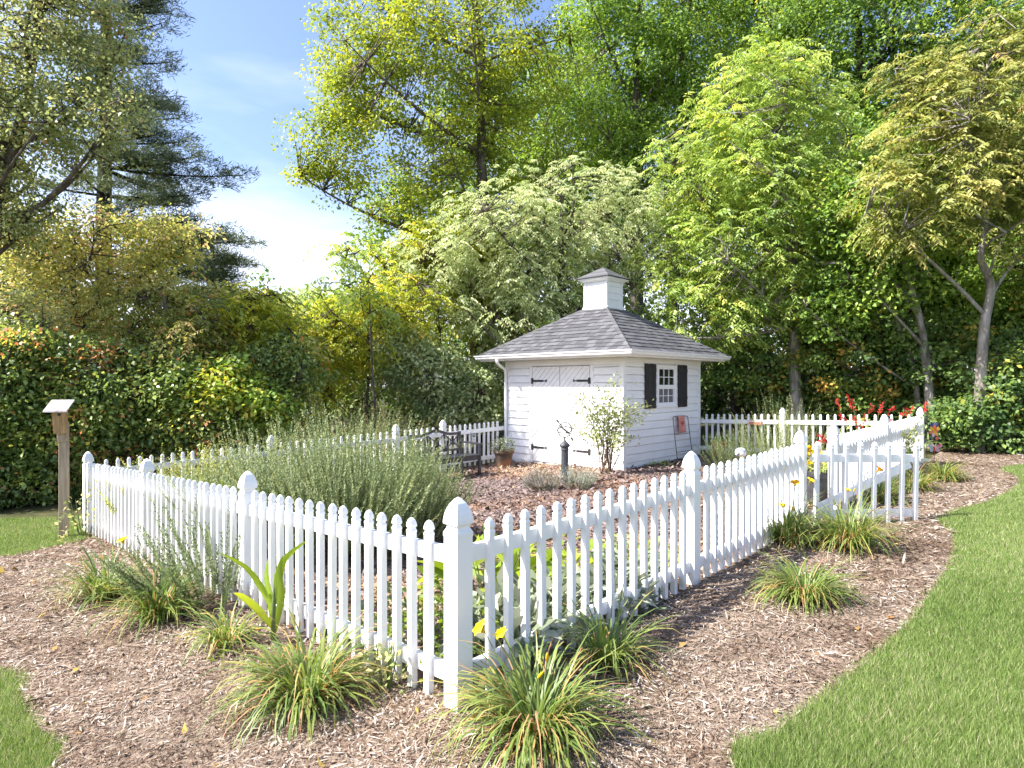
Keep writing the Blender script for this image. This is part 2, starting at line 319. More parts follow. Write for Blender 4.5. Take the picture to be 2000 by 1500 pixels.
# ground sheet: fine near, coarse far
def axis(lo, hi, near, step):
    a = list(np.arange(-near, near+.01, step)); s = step; p = near
    while p < hi: s *= 1.35; p += s; a.append(p)
    s = step; p = -near
    while p > lo: s *= 1.35; p -= s; a.insert(0, p)
    return np.array(a)
ax = axis(-500, 500, 24, 1.0); ay = axis(-300, 600, 40, 1.0)
gx, gy = np.meshgrid(ax, ay); zz = g(gx, gy)-.03
nx, ny = len(ax), len(ay); idx = np.arange(nx*ny).reshape(ny, nx)
fc = np.stack([idx[:-1, :-1], idx[:-1, 1:], idx[1:, 1:], idx[1:, :-1]], -1).reshape(-1, 4)
tag(link('ground', npmesh('ground', np.stack([gx, gy, zz], -1).reshape(-1, 3), fc, None, M['forest'], True)), kind='structure')

edgeR = smoothline([(1.05, .2), (1.0, 1.4)]+[gpt(*p) for p in [(1440, 1500), (1520, 1440), (1610, 1368), (1705, 1290), (1785, 1215), (1840, 1140), (1866, 1082), (1858, 1042), (1832, 1022)]])
edgeR2 = smoothline([gpt(*p) for p in [(1832, 1022), (1860, 1005), (1930, 985), (1985, 955), (1990, 935), (1965, 915)]]+[(10.6, 11.2), (15, 13.0)])
edgeL = smoothline([(-1.5, .2), (-1.9, 1.6)]+[gpt(*p) for p in [(108, 1500), (75, 1430), (40, 1372), (0, 1315)]]+[(-4.6, 3.9), (-6.2, 4.9)])
edgeLF = smoothline([(-7.2, 6.3)]+[gpt(*p) for p in [(0, 1092), (60, 1080), (120, 1068), (170, 1056)]])
right_edge = edgeR+edgeR2[1:]
lawn_right = right_edge+[(15, .2)]
lawn_left = [(-12, .2)]+edgeL+[(-7.2, 6.3)]+edgeLF[1:]+[tuple(LC+V*.1), (-5.6, 9.2), (-9, 9.4), (-14, 9.0)]
mulch = edgeL[::-1]+edgeR+edgeR2[1:]+[(14.5, 15.0), (9.5, 13.6), tuple(FR-V*.0)]+[tuple(onR(t)) for t in (8.5, 6, 3, 0)]+[tuple(onL(s)) for s in (2.4, 4.9, 7.28)]+edgeLF[::-1]+[(-6.8, 5.6)]
garden = [tuple(P0), tuple(onR(3)), tuple(onR(6)), tuple(onR(8.5)), tuple(FR), tuple(onRB(4.2)), tuple(onRB(6)), tuple(onLB(9.5)), tuple(onLB(7.8)), tuple(onLB(4)), tuple(LC), tuple(onL(4.9)), tuple(onL(2.4))]
sheet('lawn', lawn_right, M['lawnsoil'], 0, .4)
sheet('side_lawn', lawn_left, M['lawnsoil'], 0, .4)
sheet('mulch_bed', mulch, M['mulch'], .008, .16, .022)
sheet('garden_bed', garden, M['barkbed'], .006, .25, .02)

def scatter(poly, n, rng, dens=None, box=None):
    o = np.array(poly); lo = o.min(0) if box is None else np.array(box[:2]); hi = o.max(0) if box is None else np.array(box[2:]); out = []; k = 0
    while k < n:
        P = rng.uniform(lo, hi, (60000, 2)); P = P[inpoly(P, o)]
        P = P[(np.abs(P[:, 0])/np.maximum(P[:, 1], .1) < .98) & (P[:, 1] > 1.7)]
        if dens is not None: P = P[rng.random(len(P)) < dens(P)]
        out.append(P); k += len(P)
    return np.concatenate(out)[:n]
def mulchz(P): return g(P[:, 0], P[:, 1])+.008+.022*(np.sin(P[:, 0]*7.1+np.sin(P[:, 1]*5.3)*1.7)*np.cos(P[:, 1]*6.3+np.sin(P[:, 0]*4.1))*.5+.5)
def patchy(P, s, ph=0.): return .5+.5*np.sin(P[:, 0]*s+ph+1.3*np.sin(P[:, 1]*s*.8+ph))*np.cos(P[:, 1]*s*1.1+1.7*np.sin(P[:, 0]*s*.6))
def chips(name, poly, n, lmin, lmax, wmin, wmax, mat, label, rng, dens, tilt, lift, tintf):
    P = scatter(poly, n, rng, dens); z = mulchz(P)+rng.uniform(.0, lift, n); th = rng.uniform(0, 2*math.pi, n)
    D = np.stack([np.cos(th), np.sin(th), rng.normal(0, tilt, n)], 1); N = nrm(np.stack([rng.normal(0, tilt*1.3, n), rng.normal(0, tilt*1.3, n), np.ones(n)], 1))
    sz = np.clip(P[:, 1]/3.2, .8, 2.2); L = np.clip(rng.lognormal(math.log((lmin+lmax)/2*.8), .5, n), lmin*.5, lmax*1.9)*sz**.6; W = np.clip(rng.lognormal(math.log((wmin+wmax)/2*.9), .4, n), wmin*.6, wmax*1.8)*sz**.8
    v, f, t = leafmesh(np.column_stack([P, z]), D, N, L, W, tintf(P, rng, n), fold=.25, belly=.5)
    return tag(link(name, npmesh(name, v, f, t, mat)), label, name.replace('_', ' '), kind='stuff')
near = lambda k: (lambda P: np.clip((2.6/np.maximum(P[:, 1], 2.2))**k, .02, 1))
chips('mulch_shreds', mulch, 90000, .018, .065, .003, .009, LF['chips'], 'pale shredded wood mulch on the bed outside the fence', RNG, near(1.5), .22, .012,
      lambda P, r, n: np.clip(r.normal(.53, .25, n)-.30*(patchy(P, 2.3)*patchy(P, 5.1, 1.) > .36), 0, 1))
chips('bark_nuggets', garden, 42000, .02, .055, .012, .026, LF['bark'], 'dark bark mulch spread inside the fence', RNG, near(.6), .35, .012,
      lambda P, r, n: np.clip(r.normal(.45, .22, n)+.5*(patchy(P, .9, .6) > .62), 0, 1))

chips('bark_strips', mulch, 2600, .05, .10, .006, .014, LF['chips'], 'longer torn bark strips lying in the mulch', RNG, near(1.2), .18, .016, lambda P, r, n: np.clip(r.normal(.3, .28, n), 0, 1))
chips('fallen_leaves', mulch, 110, .035, .065, .022, .04, tmat('fallen_leaf', [(0, (.16, .07, .03)), (.5, (.36, .20, .06)), (1, (.50, .36, .08))], 0, .7, .2), 'a few fallen yellow and brown leaves on the mulch', RNG, near(.8), .35, .02, lambda P, r, n: r.random(n))
def grass(name, poly, n, rng, dens, label, hmin=.03, hmax=.07):
    P = scatter(poly, n, rng, dens); P = P+rng.normal(0, .018, P.shape); sc = np.clip(P[:, 1]/3.5, .8, 2.4)**.7
    z = g(P[:, 0], P[:, 1])-.004; h = rng.uniform(hmin, hmax, n)*(.8+.4*patchy(P, 1.7)); w = rng.uniform(.004, .0075, n)*sc
    th = rng.uniform(0, 2*math.pi, n); ln = rng.uniform(.05, .75, n)*h*1.2; la = rng.uniform(0, 2*math.pi, n)
    B = np.column_stack([P, z]); sd = np.column_stack([np.cos(th), np.sin(th), np.zeros(n)])*w[:, None]/2
    tip = B+np.column_stack([np.cos(la)*ln, np.sin(la)*ln, h])
    v = np.stack([B-sd, B+sd, tip], 1).reshape(-1, 3)
    t = np.clip(rng.normal(.48, .27, n)+.28*(patchy(P, 1.1, 2.)-.5), 0, 1); dryp = patchy(P, 2.9, .7)*patchy(P, 1.3, 2.2); t = np.where(rng.random(n) < .03+.22*np.clip(dryp-.45, 0, 1), rng.uniform(.88, 1, n), t)
    return tag(link(name, npmesh(name, v, np.arange(n*3).reshape(n, 3), np.repeat(t, 3), LF['grass'])), label, 'grass', kind='stuff')
grass('lawn_grass', lawn_right, 420000, RNG, near(1.1), 'mown green lawn right of the curved mulch bed')
grass('side_lawn_grass', lawn_left, 130000, RNG, near(.9), 'mown green lawn left of the mulch bed')

# ------------------------------------------------------------------ picket fences
PH = .896
pk = MB().sq([(.019, 0), (.019, .815), (.0205, .819), (.0205, .827), (.019, .831), (.0155, .838), (.0155, .842), (.0205, .848), (.0205, .856), (.0185, .868), (.0145, .882), (.008, .892), (.0012, PH)]).mesh('picket', M['vinyl'])
post_m = MB().sq([(.0508, -.05), (.0508, .868)]).mesh('post', M['vinyl'])
cap_m = MB().sq([(.0535, .866), (.0535, .885), (.050, .892), (.0425, .905), (.041, .915), (.041, .921), (.0535, .929), (.0545, .937), (.053, .955), (.0485, .980), (.0405, 1.006), (.029, 1.030), (.015, 1.049), (.002, 1.060)]).mesh('post_cap', M['vinyl'])
pick_count = 0
def post(parent, p, base, dz=0):
    z = gz(p.x, p.y)+dz
    o = link('post', post_m, parent, (p.x-base.x, p.y-base.y, z-base.z), (0, 0, TH)); c = link('post_cap', cap_m, o); return z
def fence(name, label, pts, posts, outward, wallend=None, n_of=None):
    """pts: 2D points of a straight run; posts: which of them carry a post; outward: unit normal of the picket side"""
    a = pts[0]; base = Vector((a.x, a.y, gz(a.x, a.y))); th = thing(name, label, 'fence', base)
    zs = []
    for p, ps in zip(pts, posts):
        z = gz(p.x, p.y); zs.append(z)
        if ps: post(th, p, base)
    for i in range(len(pts)-1):
        p, q = pts[i], pts[i+1]; d = (q-p); L = d.length; d = d/L; zp, zq = zs[i], zs[i+1]
        i0 = .0508 if posts[i] else .0; i1 = .0508 if posts[i+1] else .0
        for z0, hh in ((.7625, .085), (.165, .085)):
            A = Vector((*(p+d*i0), zp+(zq-zp)*i0/L+z0))-base; B = Vector((*(q-d*i1), zq-(zq-zp)*i1/L+z0))-base
            bevel(MB().bar(A, B, .040, hh).build('rail', M['vinyl'], th), .003)
        n = n_of[i] if n_of else max(1, round((L-.40)/.1365)+1)
        for k in range(n):
            t = (L-(n-1)*.1365)/2+k*.1365; c = p+d*t+outward*.030; z = zp+(zq-zp)*t/L
            o = link('picket', pk, th, (c.x-base.x, c.y-base.y, z-base.z+.032), (random.uniform(-.006, .006), random.uniform(-.006, .006), TH+random.uniform(-.03, .03)))
    return th
fence('picket_fence', 'white picket fence from the near corner post along the front right to the gate', [onR(0), onR(2.44), onR(4.88)], [1, 1, 1], -V)
fence('picket_fence', 'white picket fence running from the near corner post back to the left', [onL(0), onL(2.44), onL(4.87), LC], [0, 1, 1, 1], -U)
fence('picket_fence', 'white picket fence beyond the open gate, up to the far right corner', [onR(6.03), onR(8.47), FR], [1, 1, 1], -V)
fence('picket_fence', 'white picket fence behind the red flowers, meeting the right side of the shed', [onRB(0), onRB(2.40), onRB(4.24)], [0, 1, 0], U)
fence('picket_fence', 'white picket fence behind the rosemary and bench, meeting the left corner of the shed', [onLB(0), onLB(2.47), onLB(4.89), onLB(6.04), onLB(7.84)], [0, 1, 1, 1, 0], V)
# open gate, hinged on the second right-hand post
ga = at(1584, 1000, 6.60).xy; gb = at(1788, 1000, 6.82).xy; gd = (gb-ga).normalized(); gn = Vector((gd.y, -gd.x)); ga_ = math.atan2(gd.y, gd.x)
gzb = gz(ga.x, ga.y); gbase = Vector((ga.x, ga.y, gzb)); GW = (gb-ga).length
gate = thing('garden_gate', 'white picket gate standing open with a diagonal brace', 'gate', gbase, ga_); gate.rotation_euler = (0, .022, ga_)
for k in range(8):
    t = .035+k*(GW-.07)/7
    link('picket', pk, gate, (t, -.030, .045), (0, 0, 0))
for z0 in (.7625, .165): bevel(MB().bar((.0, 0, z0), (GW, 0, z0), .04, .085).build('rail', M['vinyl'], gate), .003)
bevel(MB().bar((.09, .0, .235), (GW-.09, .0, .70), .034, .085).build('diagonal_brace', M['vinyl'], gate), .003)
lt = MB().box(GW-.02, GW+.085, -.075, -.060, .735, .765).build('latch', M['brass'], gate)
for z0 in (.76, .17): MB().box(-.045, .05, -.026, -.021, z0-.02, z0+.02).build('hinge', M['brass'], gate)

# ------------------------------------------------------------------ shed
szg = -.06
shed = thing('garden_shed', 'small white garden shed with grey shingle roof and cupola', 'shed', (SH.x, SH.y, szg), TH)
WT = 2.19; T = .02
core = MB(); core.box(.06, SW-.03, .03, SW-.03, -.15, WT).build('wall', M['whitepaint'], shed)
def facept(face, s, z, out):   # face 0: left front (x=0), 1: right (y=0), 2: back left (y=SW), 3: back right (x=SW)
    return [(-out, s, z), (s, -out, z), (s, SW+out, z), (SW+out, s, z)][face]
def fbox(mb, face, s0, s1, z0, z1, o0, o1, o0t=None, o1t=None):
    """box on a wall; outward offsets may differ at bottom and top"""
    o1t = o1 if o1t is None else o1t; o0t = o0 if o0t is None else o0t
    p = [facept(face, s, z, o) for z, (a, b_) in ((z0, (o0, o1)), (z1, (o0t, o1t))) for s, o in ((s0, b_), (s1, b_), (s1, a), (s0, a))]
    if face in (0, 2): p = [p[1], p[0], p[3], p[2], p[5], p[4], p[7], p[6]]
    return mb.hexa(p)
DY0, DY1, DZ1 = .776, 2.276, 2.07
BH = .153
def boards(face, s0, s1, z0, z1, parent=shed):
    z = .02
    while z < WT-.01:
        a = max(z, z0); b_ = min(z+BH-.009, z1)
        if b_-a > .03:
            mb = MB(); fbox(mb, face, s0, s1, a, b_, -.062 if face == 0 else -.032, .021, -.062 if face == 0 else -.032, .002); mb.build('siding_board', M['whitepaint'], parent)
        z += BH
WX0, WX1, WZ0, WZ1 = 1.19, 1.98, 1.22, 2.06
boards(0, .075, DY0-.097, 0, WT-.14); boards(0, DY1+.097, SW-.075, 0, WT-.14)
boards(1, .075, WX0-.002, 0, WT-.10); boards(1, WX1+.002, SW-.075, 0, WT-.10); boards(1, WX0-.0018, WX1+.0018, 0, WZ0-.012); boards(1, WX0-.0018, WX1+.0018, WZ1+.012, WT-.10)
for fcx in (2, 3): boards(fcx, .075, SW-.075, 0, WT-.10)
for (cx, cy) in ((0, 0), (SW, 0), (0, SW), (SW, SW)):
    sx = -1 if cx == 0 else 1; sy = -1 if cy == 0 else 1
    x0, x1 = sorted((cx+sx*.022, cx-sx*.075)); y0, y1 = sorted((cy+sy*.022, cy-sy*.075))
    bevel(MB().box(x0, x1, y0, y1, -.1, WT-.001).build('corner_board', M['whitepaint'], shed))
for face, zf in ((0, WT-.138), (1, WT-.098), (2, WT-.098), (3, WT-.098)):
    mb = MB(); fbox(mb, face, .076, SW-.076, zf, WT-.002, -.03, .014); mb.build('frieze_board', M['whitepaint'], shed)
for s0, s1 in ((DY0-.095, DY0-.014), (DY1+.014, DY1+.095)):
    mb = MB(); fbox(mb, 0, s0, s1, -.05, WT-.14, -.03, .020); bevel(mb.build('door_trim', M['whitepaint'], shed))
mb = MB(); fbox(mb, 0, .076, SW-.076, -.12, .018, -.03, .010); mb.build('base_board', M['whitepaint'], shed)
# doors with diagonal planks
ym = (DY0+DY1)/2
def clip_poly(poly, a, b_, c):   # keep a*s+b*z<=c
    out = []
    for i in range(len(poly)):
        p, q = poly[i], poly[(i+1) % len(poly)]; fp = a*p[0]+b_*p[1]-c; fq = a*q[0]+b_*q[1]-c
        if fp <= 0: out.append(p)
        if fp*fq < 0: t = fp/(fp-fq); out.append((p[0]+(q[0]-p[0])*t, p[1]+(q[1]-p[1])*t))
    return out
for s0, s1, sgn in ((DY0, ym-.008, -1), (ym+.008, DY1, -1)):
    mb = MB(); fbox(mb, 0, s0, s1, .035, DZ1-.035, -.012, .004); door = mb.build('door', M['doorpaint'], shed)
    w = .095; c = 1/math.sqrt(2); k0 = int(-3/w)
    for k in range(k0, int(4/w)):
        # planks run up to the right as seen from outside (towards smaller s)
        poly = [(s0, .037), (s1, .037), (s1, DZ1-.037), (s0, DZ1-.037)]
        poly = clip_poly(poly, c, c, (k+1)*w-.010); poly = clip_poly(poly, -c, -c, -k*w) if poly else poly
        if len(poly) < 3: continue
        n = len(poly); vs = [(-.003, s, z) for s, z in poly]+[(-.016, s, z) for s, z in poly]
        MB().add(vs, [tuple(range(n)), tuple(range(2*n-1, n-1, -1))]+[(i, n+i, n+(i+1) % n, (i+1) % n) for i in range(n)]).build('plank', M['doorpaint'], door)
for s0, d in ((DY0, 1), (DY1, -1)):
    for z in (1.74, .33):
        hg = MB(); fbox(hg, 0, *sorted((s0-d*.035, s0+d*.03)), z-.06, z+.06, .0205, .026)
        fbox(hg, 0, *sorted((s0+d*.03, s0+d*.31)), z-.022, z+.022, .0165, .0235, .0165, .0235)
        fbox(hg, 0, *sorted((s0+d*.31, s0+d*.37)), z-.011, z+.011, .0165, .0225)
        fbox(hg, 0, *sorted((s0+d*.37, s0+d*.40)), z-.028, z+.028, .0165, .0235)
        hg.build('strap_hinge', M['iron'], shed)
# window
win = thing('window', None, None, (0, 0, 0)); win.parent = shed
fr = MB()
for a in ((WX0, WX0+.07, WZ0, WZ1), (WX1-.07, WX1, WZ0, WZ1), (WX0+.07, WX1-.07, WZ1-.06, WZ1), (WX0+.07, WX1-.07, WZ0, WZ0+.05)): fbox(fr, 1, *a, -.028, .034)
bevel(fr.build('window_frame', M['vinyl'], win))
mb = MB(); fbox(mb, 1, WX0-.02, WX1+.02, WZ0-.03, WZ0-.0005, .0, .05); bevel(mb.build('sill', M['vinyl'], win))
ix0, ix1, iz0, iz1 = WX0+.07, WX1-.07, WZ0+.05, WZ1-.06; zm = iz0+(iz1-iz0)*.47
for (z0, z1, o) in ((zm+.02, iz1, .012), (iz0, zm-.02, .0)):
    mb = MB(); sw_ = .022
    for a in ((ix0, ix0+sw_, z0, z1), (ix1-sw_, ix1, z0, z1), (ix0+sw_, ix1-sw_, z1-sw_, z1), (ix0+sw_, ix1-sw_, z0, z0+sw_)): fbox(mb, 1, *a, o-.02, o+.012)
    px0, px1, pz0, pz1 = ix0+sw_, ix1-sw_, z0+sw_, z1-sw_
    mu = .014
    for i in (1, 2):
        s = px0+(px1-px0)*i/3; fbox(mb, 1, s-mu/2, s+mu/2, pz0, pz1, o-.010, o+.007)
    zc = (pz0+pz1)/2; fbox(mb, 1, px0, px1, zc-mu/2, zc+mu/2, o-.009, o+.008)
    mb.build('sash', M['vinyl'], win)
    for i in range(3):
        for j in range(2):
            q = MB(); fbox(q, 1, px0+(px1-px0)*i/3+.002, px0+(px1-px0)*(i+1)/3-.002, pz0+(pz1-pz0)*j/2+.002, pz0+(pz1-pz0)*(j+1)/2-.002, o-.012, o-.008)
            q.build('pane', M['glass'] if z0 > zm else M['screen'], win)
mb = MB(); fbox(mb, 1, ix0, ix1, zm-.02, zm+.02, -.02, .022); mb.build('meeting_rail', M['vinyl'], win)
for s0, s1 in ((.725, 1.135), (2.045, 2.435)):
    sh = thing('shutter', None, None, (0, 0, 0)); sh.parent = shed
    n = 4; w = (s1-s0)/n
    for i in range(n):
        mb = MB(); fbox(mb, 1, s0+i*w+.003, s0+(i+1)*w-.003, WZ0-.04+.004*(i % 2), WZ1+.02-.004*(i % 2), .019, .040); mb.build('shutter_plank', M['shutter'], sh)
    for z in (WZ0+.12, WZ1-.14): mb = MB(); fbox(mb, 1, s0+.01, s1-.01, z, z+.07, .0405, .050); mb.build('batten', M['shutter'], sh)
# soffit, fascia and gutters
OV = .40; E0, E1 = -OV, SW+OV
mb = MB()
mb.box(E0, E1, E0, 0-.025, WT, WT+.012).box(E0, E1, SW+.025, E1, WT, WT+.012).box(E0, -.025, -.025, SW+.025, WT, WT+.012).box(SW+.025, E1, -.025, SW+.025, WT, WT+.012)
mb.build('soffit', M['soffit'], shed)
fa = MB()
fa.box(E0-.018, E1+.018, E0-.018, E0, WT-.015, WT+.10).box(E0-.018, E1+.018, E1, E1+.018, WT-.015, WT+.10).box(E0-.018, E0, E0, E1, WT-.015, WT+.10).box(E1, E1+.018, E0, E1, WT-.015, WT+.10)
fa.build('fascia', M['gutter'], shed)
gp = [(.0, .0), (.055, .002), (.075, .022), (.082, .05), (.10, .072), (.102, .095), (.094, .095), (.090, .078), (.0, .078)]
for face in range(4):
    mb = MB(); vs = []; n = len(gp)
    for e, sgn in ((E0, -1), (E1, 1)):
        for o, z in gp: vs.append(facept(face, e+sgn*(.018+o), WT+.012+z, OV+.018+o))
    fs = [(i, (i+1) % n, n+(i+1) % n, n+i) for i in range(n)]
    mb.add(vs, fs).build('gutter', M['gutter'], shed)
dsx = -.06; dsy = SW-.03
dp = [(-OV-.06, SW-.16, WT+.015), (-OV-.05, SW-.15, WT-.05), (-OV+.05, SW-.12, WT-.11), (-.12, SW-.05, WT-.18), (-.065, SW-.03, WT-.26), (-.062, SW-.03, 1.2), (-.062, SW-.03, .18), (-.10, SW-.03, .10), (-.26, SW-.03, .05)]
MB().tube(dp, [.034]*9, 8).build('downspout', M['gutter'], shed, smooth=True)
# roof
rc = SW/2; RE = SW/2+OV+.03; RZ0 = WT+.105; SL = .625; apex = RZ0+RE*SL
roof = MB().add([(rc-RE, rc-RE, RZ0), (rc+RE, rc-RE, RZ0), (rc+RE, rc+RE, RZ0), (rc-RE, rc+RE, RZ0), (rc, rc, apex)], [(0, 1, 4), (1, 2, 4), (2, 3, 4), (3, 0, 4), (3, 2, 1, 0)]).build('roof', M['darkbark'], shed)
shm = [pmat('asphalt_shingle_%d' % i, [(.3, tuple(c*.72 for c in k)), (.7, k)], 70, .92, .15, .25, 160) for i, k in enumerate([(.098, .098, .106), (.115, .115, .124), (.135, .135, .145), (.155, .154, .164)])]
def roofpt(face, d, s, h):     # d: distance from centre (horizontal), s: along eave, h: above the roof plane
    z = RZ0+(RE-d)*SL+h*.85; o = h*.53
    return [(rc-d-o, rc+s, z), (rc+s, rc-d-o, z), (rc+s, rc+d+o, z), (rc+d+o, rc+s, z)][face]
rows = 13; ex = (RE-.27)/rows
for face in range(4):
    acc = MB() if face > 1 else None
    for r in range(rows):
        d0 = RE+.018-r*ex; d1 = d0-ex*1.25
        wtab = .16; s = -d0-((r*.37) % 1)*wtab-.2
        while s < d0:
            w = random.choice((.12, .16, .20)); a0, a1 = s, s+w-.004; s += w
            lo0, lo1 = max(a0, -d0), min(a1, d0); hi0, hi1 = max(a0, -d1), min(a1, d1)
            if lo1-lo0 < .03: continue
            if hi1 < hi0: hi0 = hi1 = max(min((hi0+hi1)/2, d1), -d1)
            h0 = random.uniform(.013, .020)
            h0 *= 1.25; p = [roofpt(face, d0, lo0, .001), roofpt(face, d0, lo1, .001), roofpt(face, d1, hi1, .001), roofpt(face, d1, hi0, .001),
                 roofpt(face, d0, lo0, h0), roofpt(face, d0, lo1, h0), roofpt(face, d1, hi1, .004), roofpt(face, d1, hi0, .004)]
            if face in (0, 2): p = [p[1], p[0], p[3], p[2], p[5], p[4], p[7], p[6]]
            if acc: acc.hexa(p)
            else: MB().hexa(p).build('shingle', random.choice(shm), roof)
    if acc: acc.build('shingle_field', shm[1], roof)['kind'] = 'stuff'
for sx, sy in ((-1, -1), (1, -1), (-1, 1), (1, 1)):
    for k in range(14):
        d0 = RE+.01-k*ex*.97; d1 = d0-ex*1.15
        if d1 < .2: break
        w = .075; zz_ = lambda d: RZ0+(RE-d)*SL
        pts = []
        for d, h in ((d0, .027), (d1, .014)):
            pts += [(rc+sx*(d-w), rc+sy*d, zz_(d)+h-.004), (rc+sx*d, rc+sy*d, zz_(d)+h+.012), (rc+sx*d, rc+sy*(d-w), zz_(d)+h-.004)]
        q = MB().add(pts+[(x, y, z-.02) for x, y, z in pts], [(0, 1, 4, 3), (1, 2, 5, 4), (0, 6, 7, 1), (1, 7, 8, 2), (0, 3, 9, 6), (2, 8, 11, 5), (3, 4, 10, 9), (4, 5, 11, 10)])
        q.build('hip_shingle', random.choice(shm), roof)
# cupola
cu = thing('cupola', None, None, (rc, rc, 0)); cu.parent = shed
bevel(MB().sq([(.335, 3.0), (.335, 3.365), (.322, 3.38)]).build('cupola_base', M['whitepaint'], cu))
MB().sq([(.285, 3.36), (.285, 3.93)]).build('cupola_wall', M['whitepaint'], cu)
z = 3.383
while z < 3.92:
    MB().sq([(.302, z), (.291, min(z+.143, 3.925))]).build('siding_board', M['whitepaint'], cu); z += .147
for sx in (-1, 1):
    for sy in (-1, 1):
        x0, x1 = sorted((sx*.312, sx*.25)); y0, y1 = sorted((sy*.312, sy*.25)); MB().box(x0, x1, y0, y1, 3.381, 3.93).build('corner_board', M['whitepaint'], cu)
bevel(MB().sq([(.335, 3.926), (.345, 3.945), (.40, 3.975), (.405, 4.0)]).build('cornice', M['whitepaint'], cu))
cro = MB().sq([(.425, 4.0), (.425, 4.012), (.004, 4.275)]).build('cupola_roof', shm[1], cu)
for i in range(5):
    d0 = .435-i*.083; d1 = d0-.095
    if d1 <= 0: d1 = .004
    zf = lambda d: 4.015+(.425-d)*.622
    MB().sq([(d0, zf(d0)), (d0, zf(d0)+.012), (d1, zf(d1)+.006)]).build('shingle_course', shm[(i*2+1) % 4], cu)

# ------------------------------------------------------------------ bench
bz = gz(-1.1, 11.4)
bc = Vector((-.94, 12.0))-U*.625
bench = thing('garden_bench', 'black garden bench with arched lattice back against the rear fence', 'bench', (bc.x, bc.y, bz), TH)
BL = 1.25; hb = BL/2
for sx in (-1, 1):
    bevel(MB().bar((sx*(hb-.03), -.48, 0), (sx*(hb-.03), -.48, .62), .05, .05, (0, 1, 0)).build('leg', M['bench'], bench))
    bevel(MB().bar((sx*(hb-.03), .0, 0), (sx*(hb-.03), .09, .84), .05, .05, (0, 1, 0)).build('leg', M['bench'], bench))
    bevel(MB().bar((sx*(hb-.03), -.54, .63), (sx*(hb-.03), .06, .645), .065, .03).build('armrest', M['bench'], bench))
    MB().bar((sx*(hb-.03), -.46, .37), (sx*(hb-.03), .03, .37), .03, .07).build('side_rail', M['bench'], bench)
MB().bar((-hb+.05, -.48, .375), (hb-.05, -.48, .375), .028, .075).build('front_rail', M['bench'], bench)
for i in range(6): bevel(MB().bar((-hb+.01, -.475+i*.088, .425), (hb-.01, -.475+i*.088, .425-.002*i), .074, .022).build('seat_slat', M['bench'], bench))
arch = [(-hb+.03, .088, .80)]+[(x, .088, .80+.075*math.cos(x/.36*math.pi/2)**2 if abs(x) < .36 else .80) for x in np.linspace(-.40, .40, 15)]+[(hb-.03, .088, .80)]
ar = MB()
for a, b_ in zip(arch[:-1], arch[1:]): ar.bar(a, b_, .03, .05)
ar.build('top_rail', M['bench'], bench)
MB().bar((-hb+.05, .035, .50), (hb-.05, .035, .50), .025, .045).build('lower_back_rail', M['bench'], bench)
for x in (-.205, .205): MB().bar((x, .04, .50), (x, .085, .82), .03, .025, (0, 1, 0)).build('back_upright', M['bench'], bench)
for c in (-.40, 0, .40):
    for sx in (-1, 1):
        MB().bar((c-sx*.185, .04, .515), (c+sx*.185, .082, .79), .018, .018, (0, 1, 0)).build('lattice_bar', M['bench'], bench)
    MB().tube([(c+.06*math.cos(a), .06+.02*math.sin(a), .652+.06*math.sin(a)) for a in np.linspace(0, 2*math.pi, 17)[:-1]], .009, 5, True).build('lattice_ring', M['bench'], bench)

# ------------------------------------------------------------------ armillary sundial
sx_, sy_ = (1103-1000)/FPX*10.3, 10.3; sz_ = gz(sx_, sy_)
sd = thing('armillary_sundial', 'dark armillary sundial with arrow on a fluted pedestal in lavender', 'sundial', (sx_, sy_, sz_), .35)
fl = MB(); n = 24; prof = [(.085, 0), (.085, .05), (.064, .07), (.060, .52), (.058, .56)]
k = 0
for r, z in prof:
    for j in range(n):
        a = 2*math.pi*j/n; rr = r*(1-.07*(j % 2)) if .06 < z < .53 else r; fl.v.append((rr*math.cos(a), rr*math.sin(a), z))
for i in range(len(prof)-1):
    for j in range(n): fl.f.append((i*n+j, i*n+(j+1) % n, (i+1)*n+(j+1) % n, (i+1)*n+j))
fl.build('pedestal', M['pedestal'], sd)
MB().lathe([(.058, .555), (.066, .565), (.066, .585), (.060, .59), (.062, .605), (.088, .635), (.088, .65), (.05, .69), (.022, .715), (.013, .73), (.013, .775)], 24).build('pedestal_cap', M['pedestal'], sd, smooth=True)
cz = .90; rr = .125
def ring(c, r, n1, n2, rad, wob=0): return [Vector(c)+Vector(n1)*r*math.cos(a)+Vector(n2)*r*math.sin(a) for a in np.linspace(0, 2*math.pi, 33)[:-1]]
MB().tube(ring((0, 0, cz), rr, (1, 0, 0), (0, 0, 1), .008), .0075, 6, True).build('meridian_ring', M['iron'], sd)
MB().tube(ring((0, 0, cz), rr*.97, (.97, 0, .24), (-.1, .95, .3), .008), .0085, 6, True).build('equator_ring', M['iron'], sd)
MB().tube(ring((0, 0, cz), rr*.93, (.8, .1, -.58), (.1, .99, .1), .008), .007, 6, True).build('tropic_ring', M['iron'], sd)
ad = Vector((.66, 0, -.75)).normalized()
ao = MB(); ao.tube([Vector((0, 0, cz))-ad*.20, Vector((0, 0, cz))+ad*.20], .006, 6)
ao.tube([Vector((0, 0, cz))+ad*.18, Vector((0, 0, cz))+ad*.185, Vector((0, 0, cz))+ad*.245], [.004, .024, .001], 4)
for q in (-1, 1): ao.bar(Vector((0, 0, cz))-ad*.22+Vector((.75, 0, .66))*.0, Vector((0, 0, cz))-ad*.17, .004, .05*1 if q > 0 else .03, (0, 1, 0) if q > 0 else (1, 0, 0))
ao.build('arrow', M['iron'], sd)

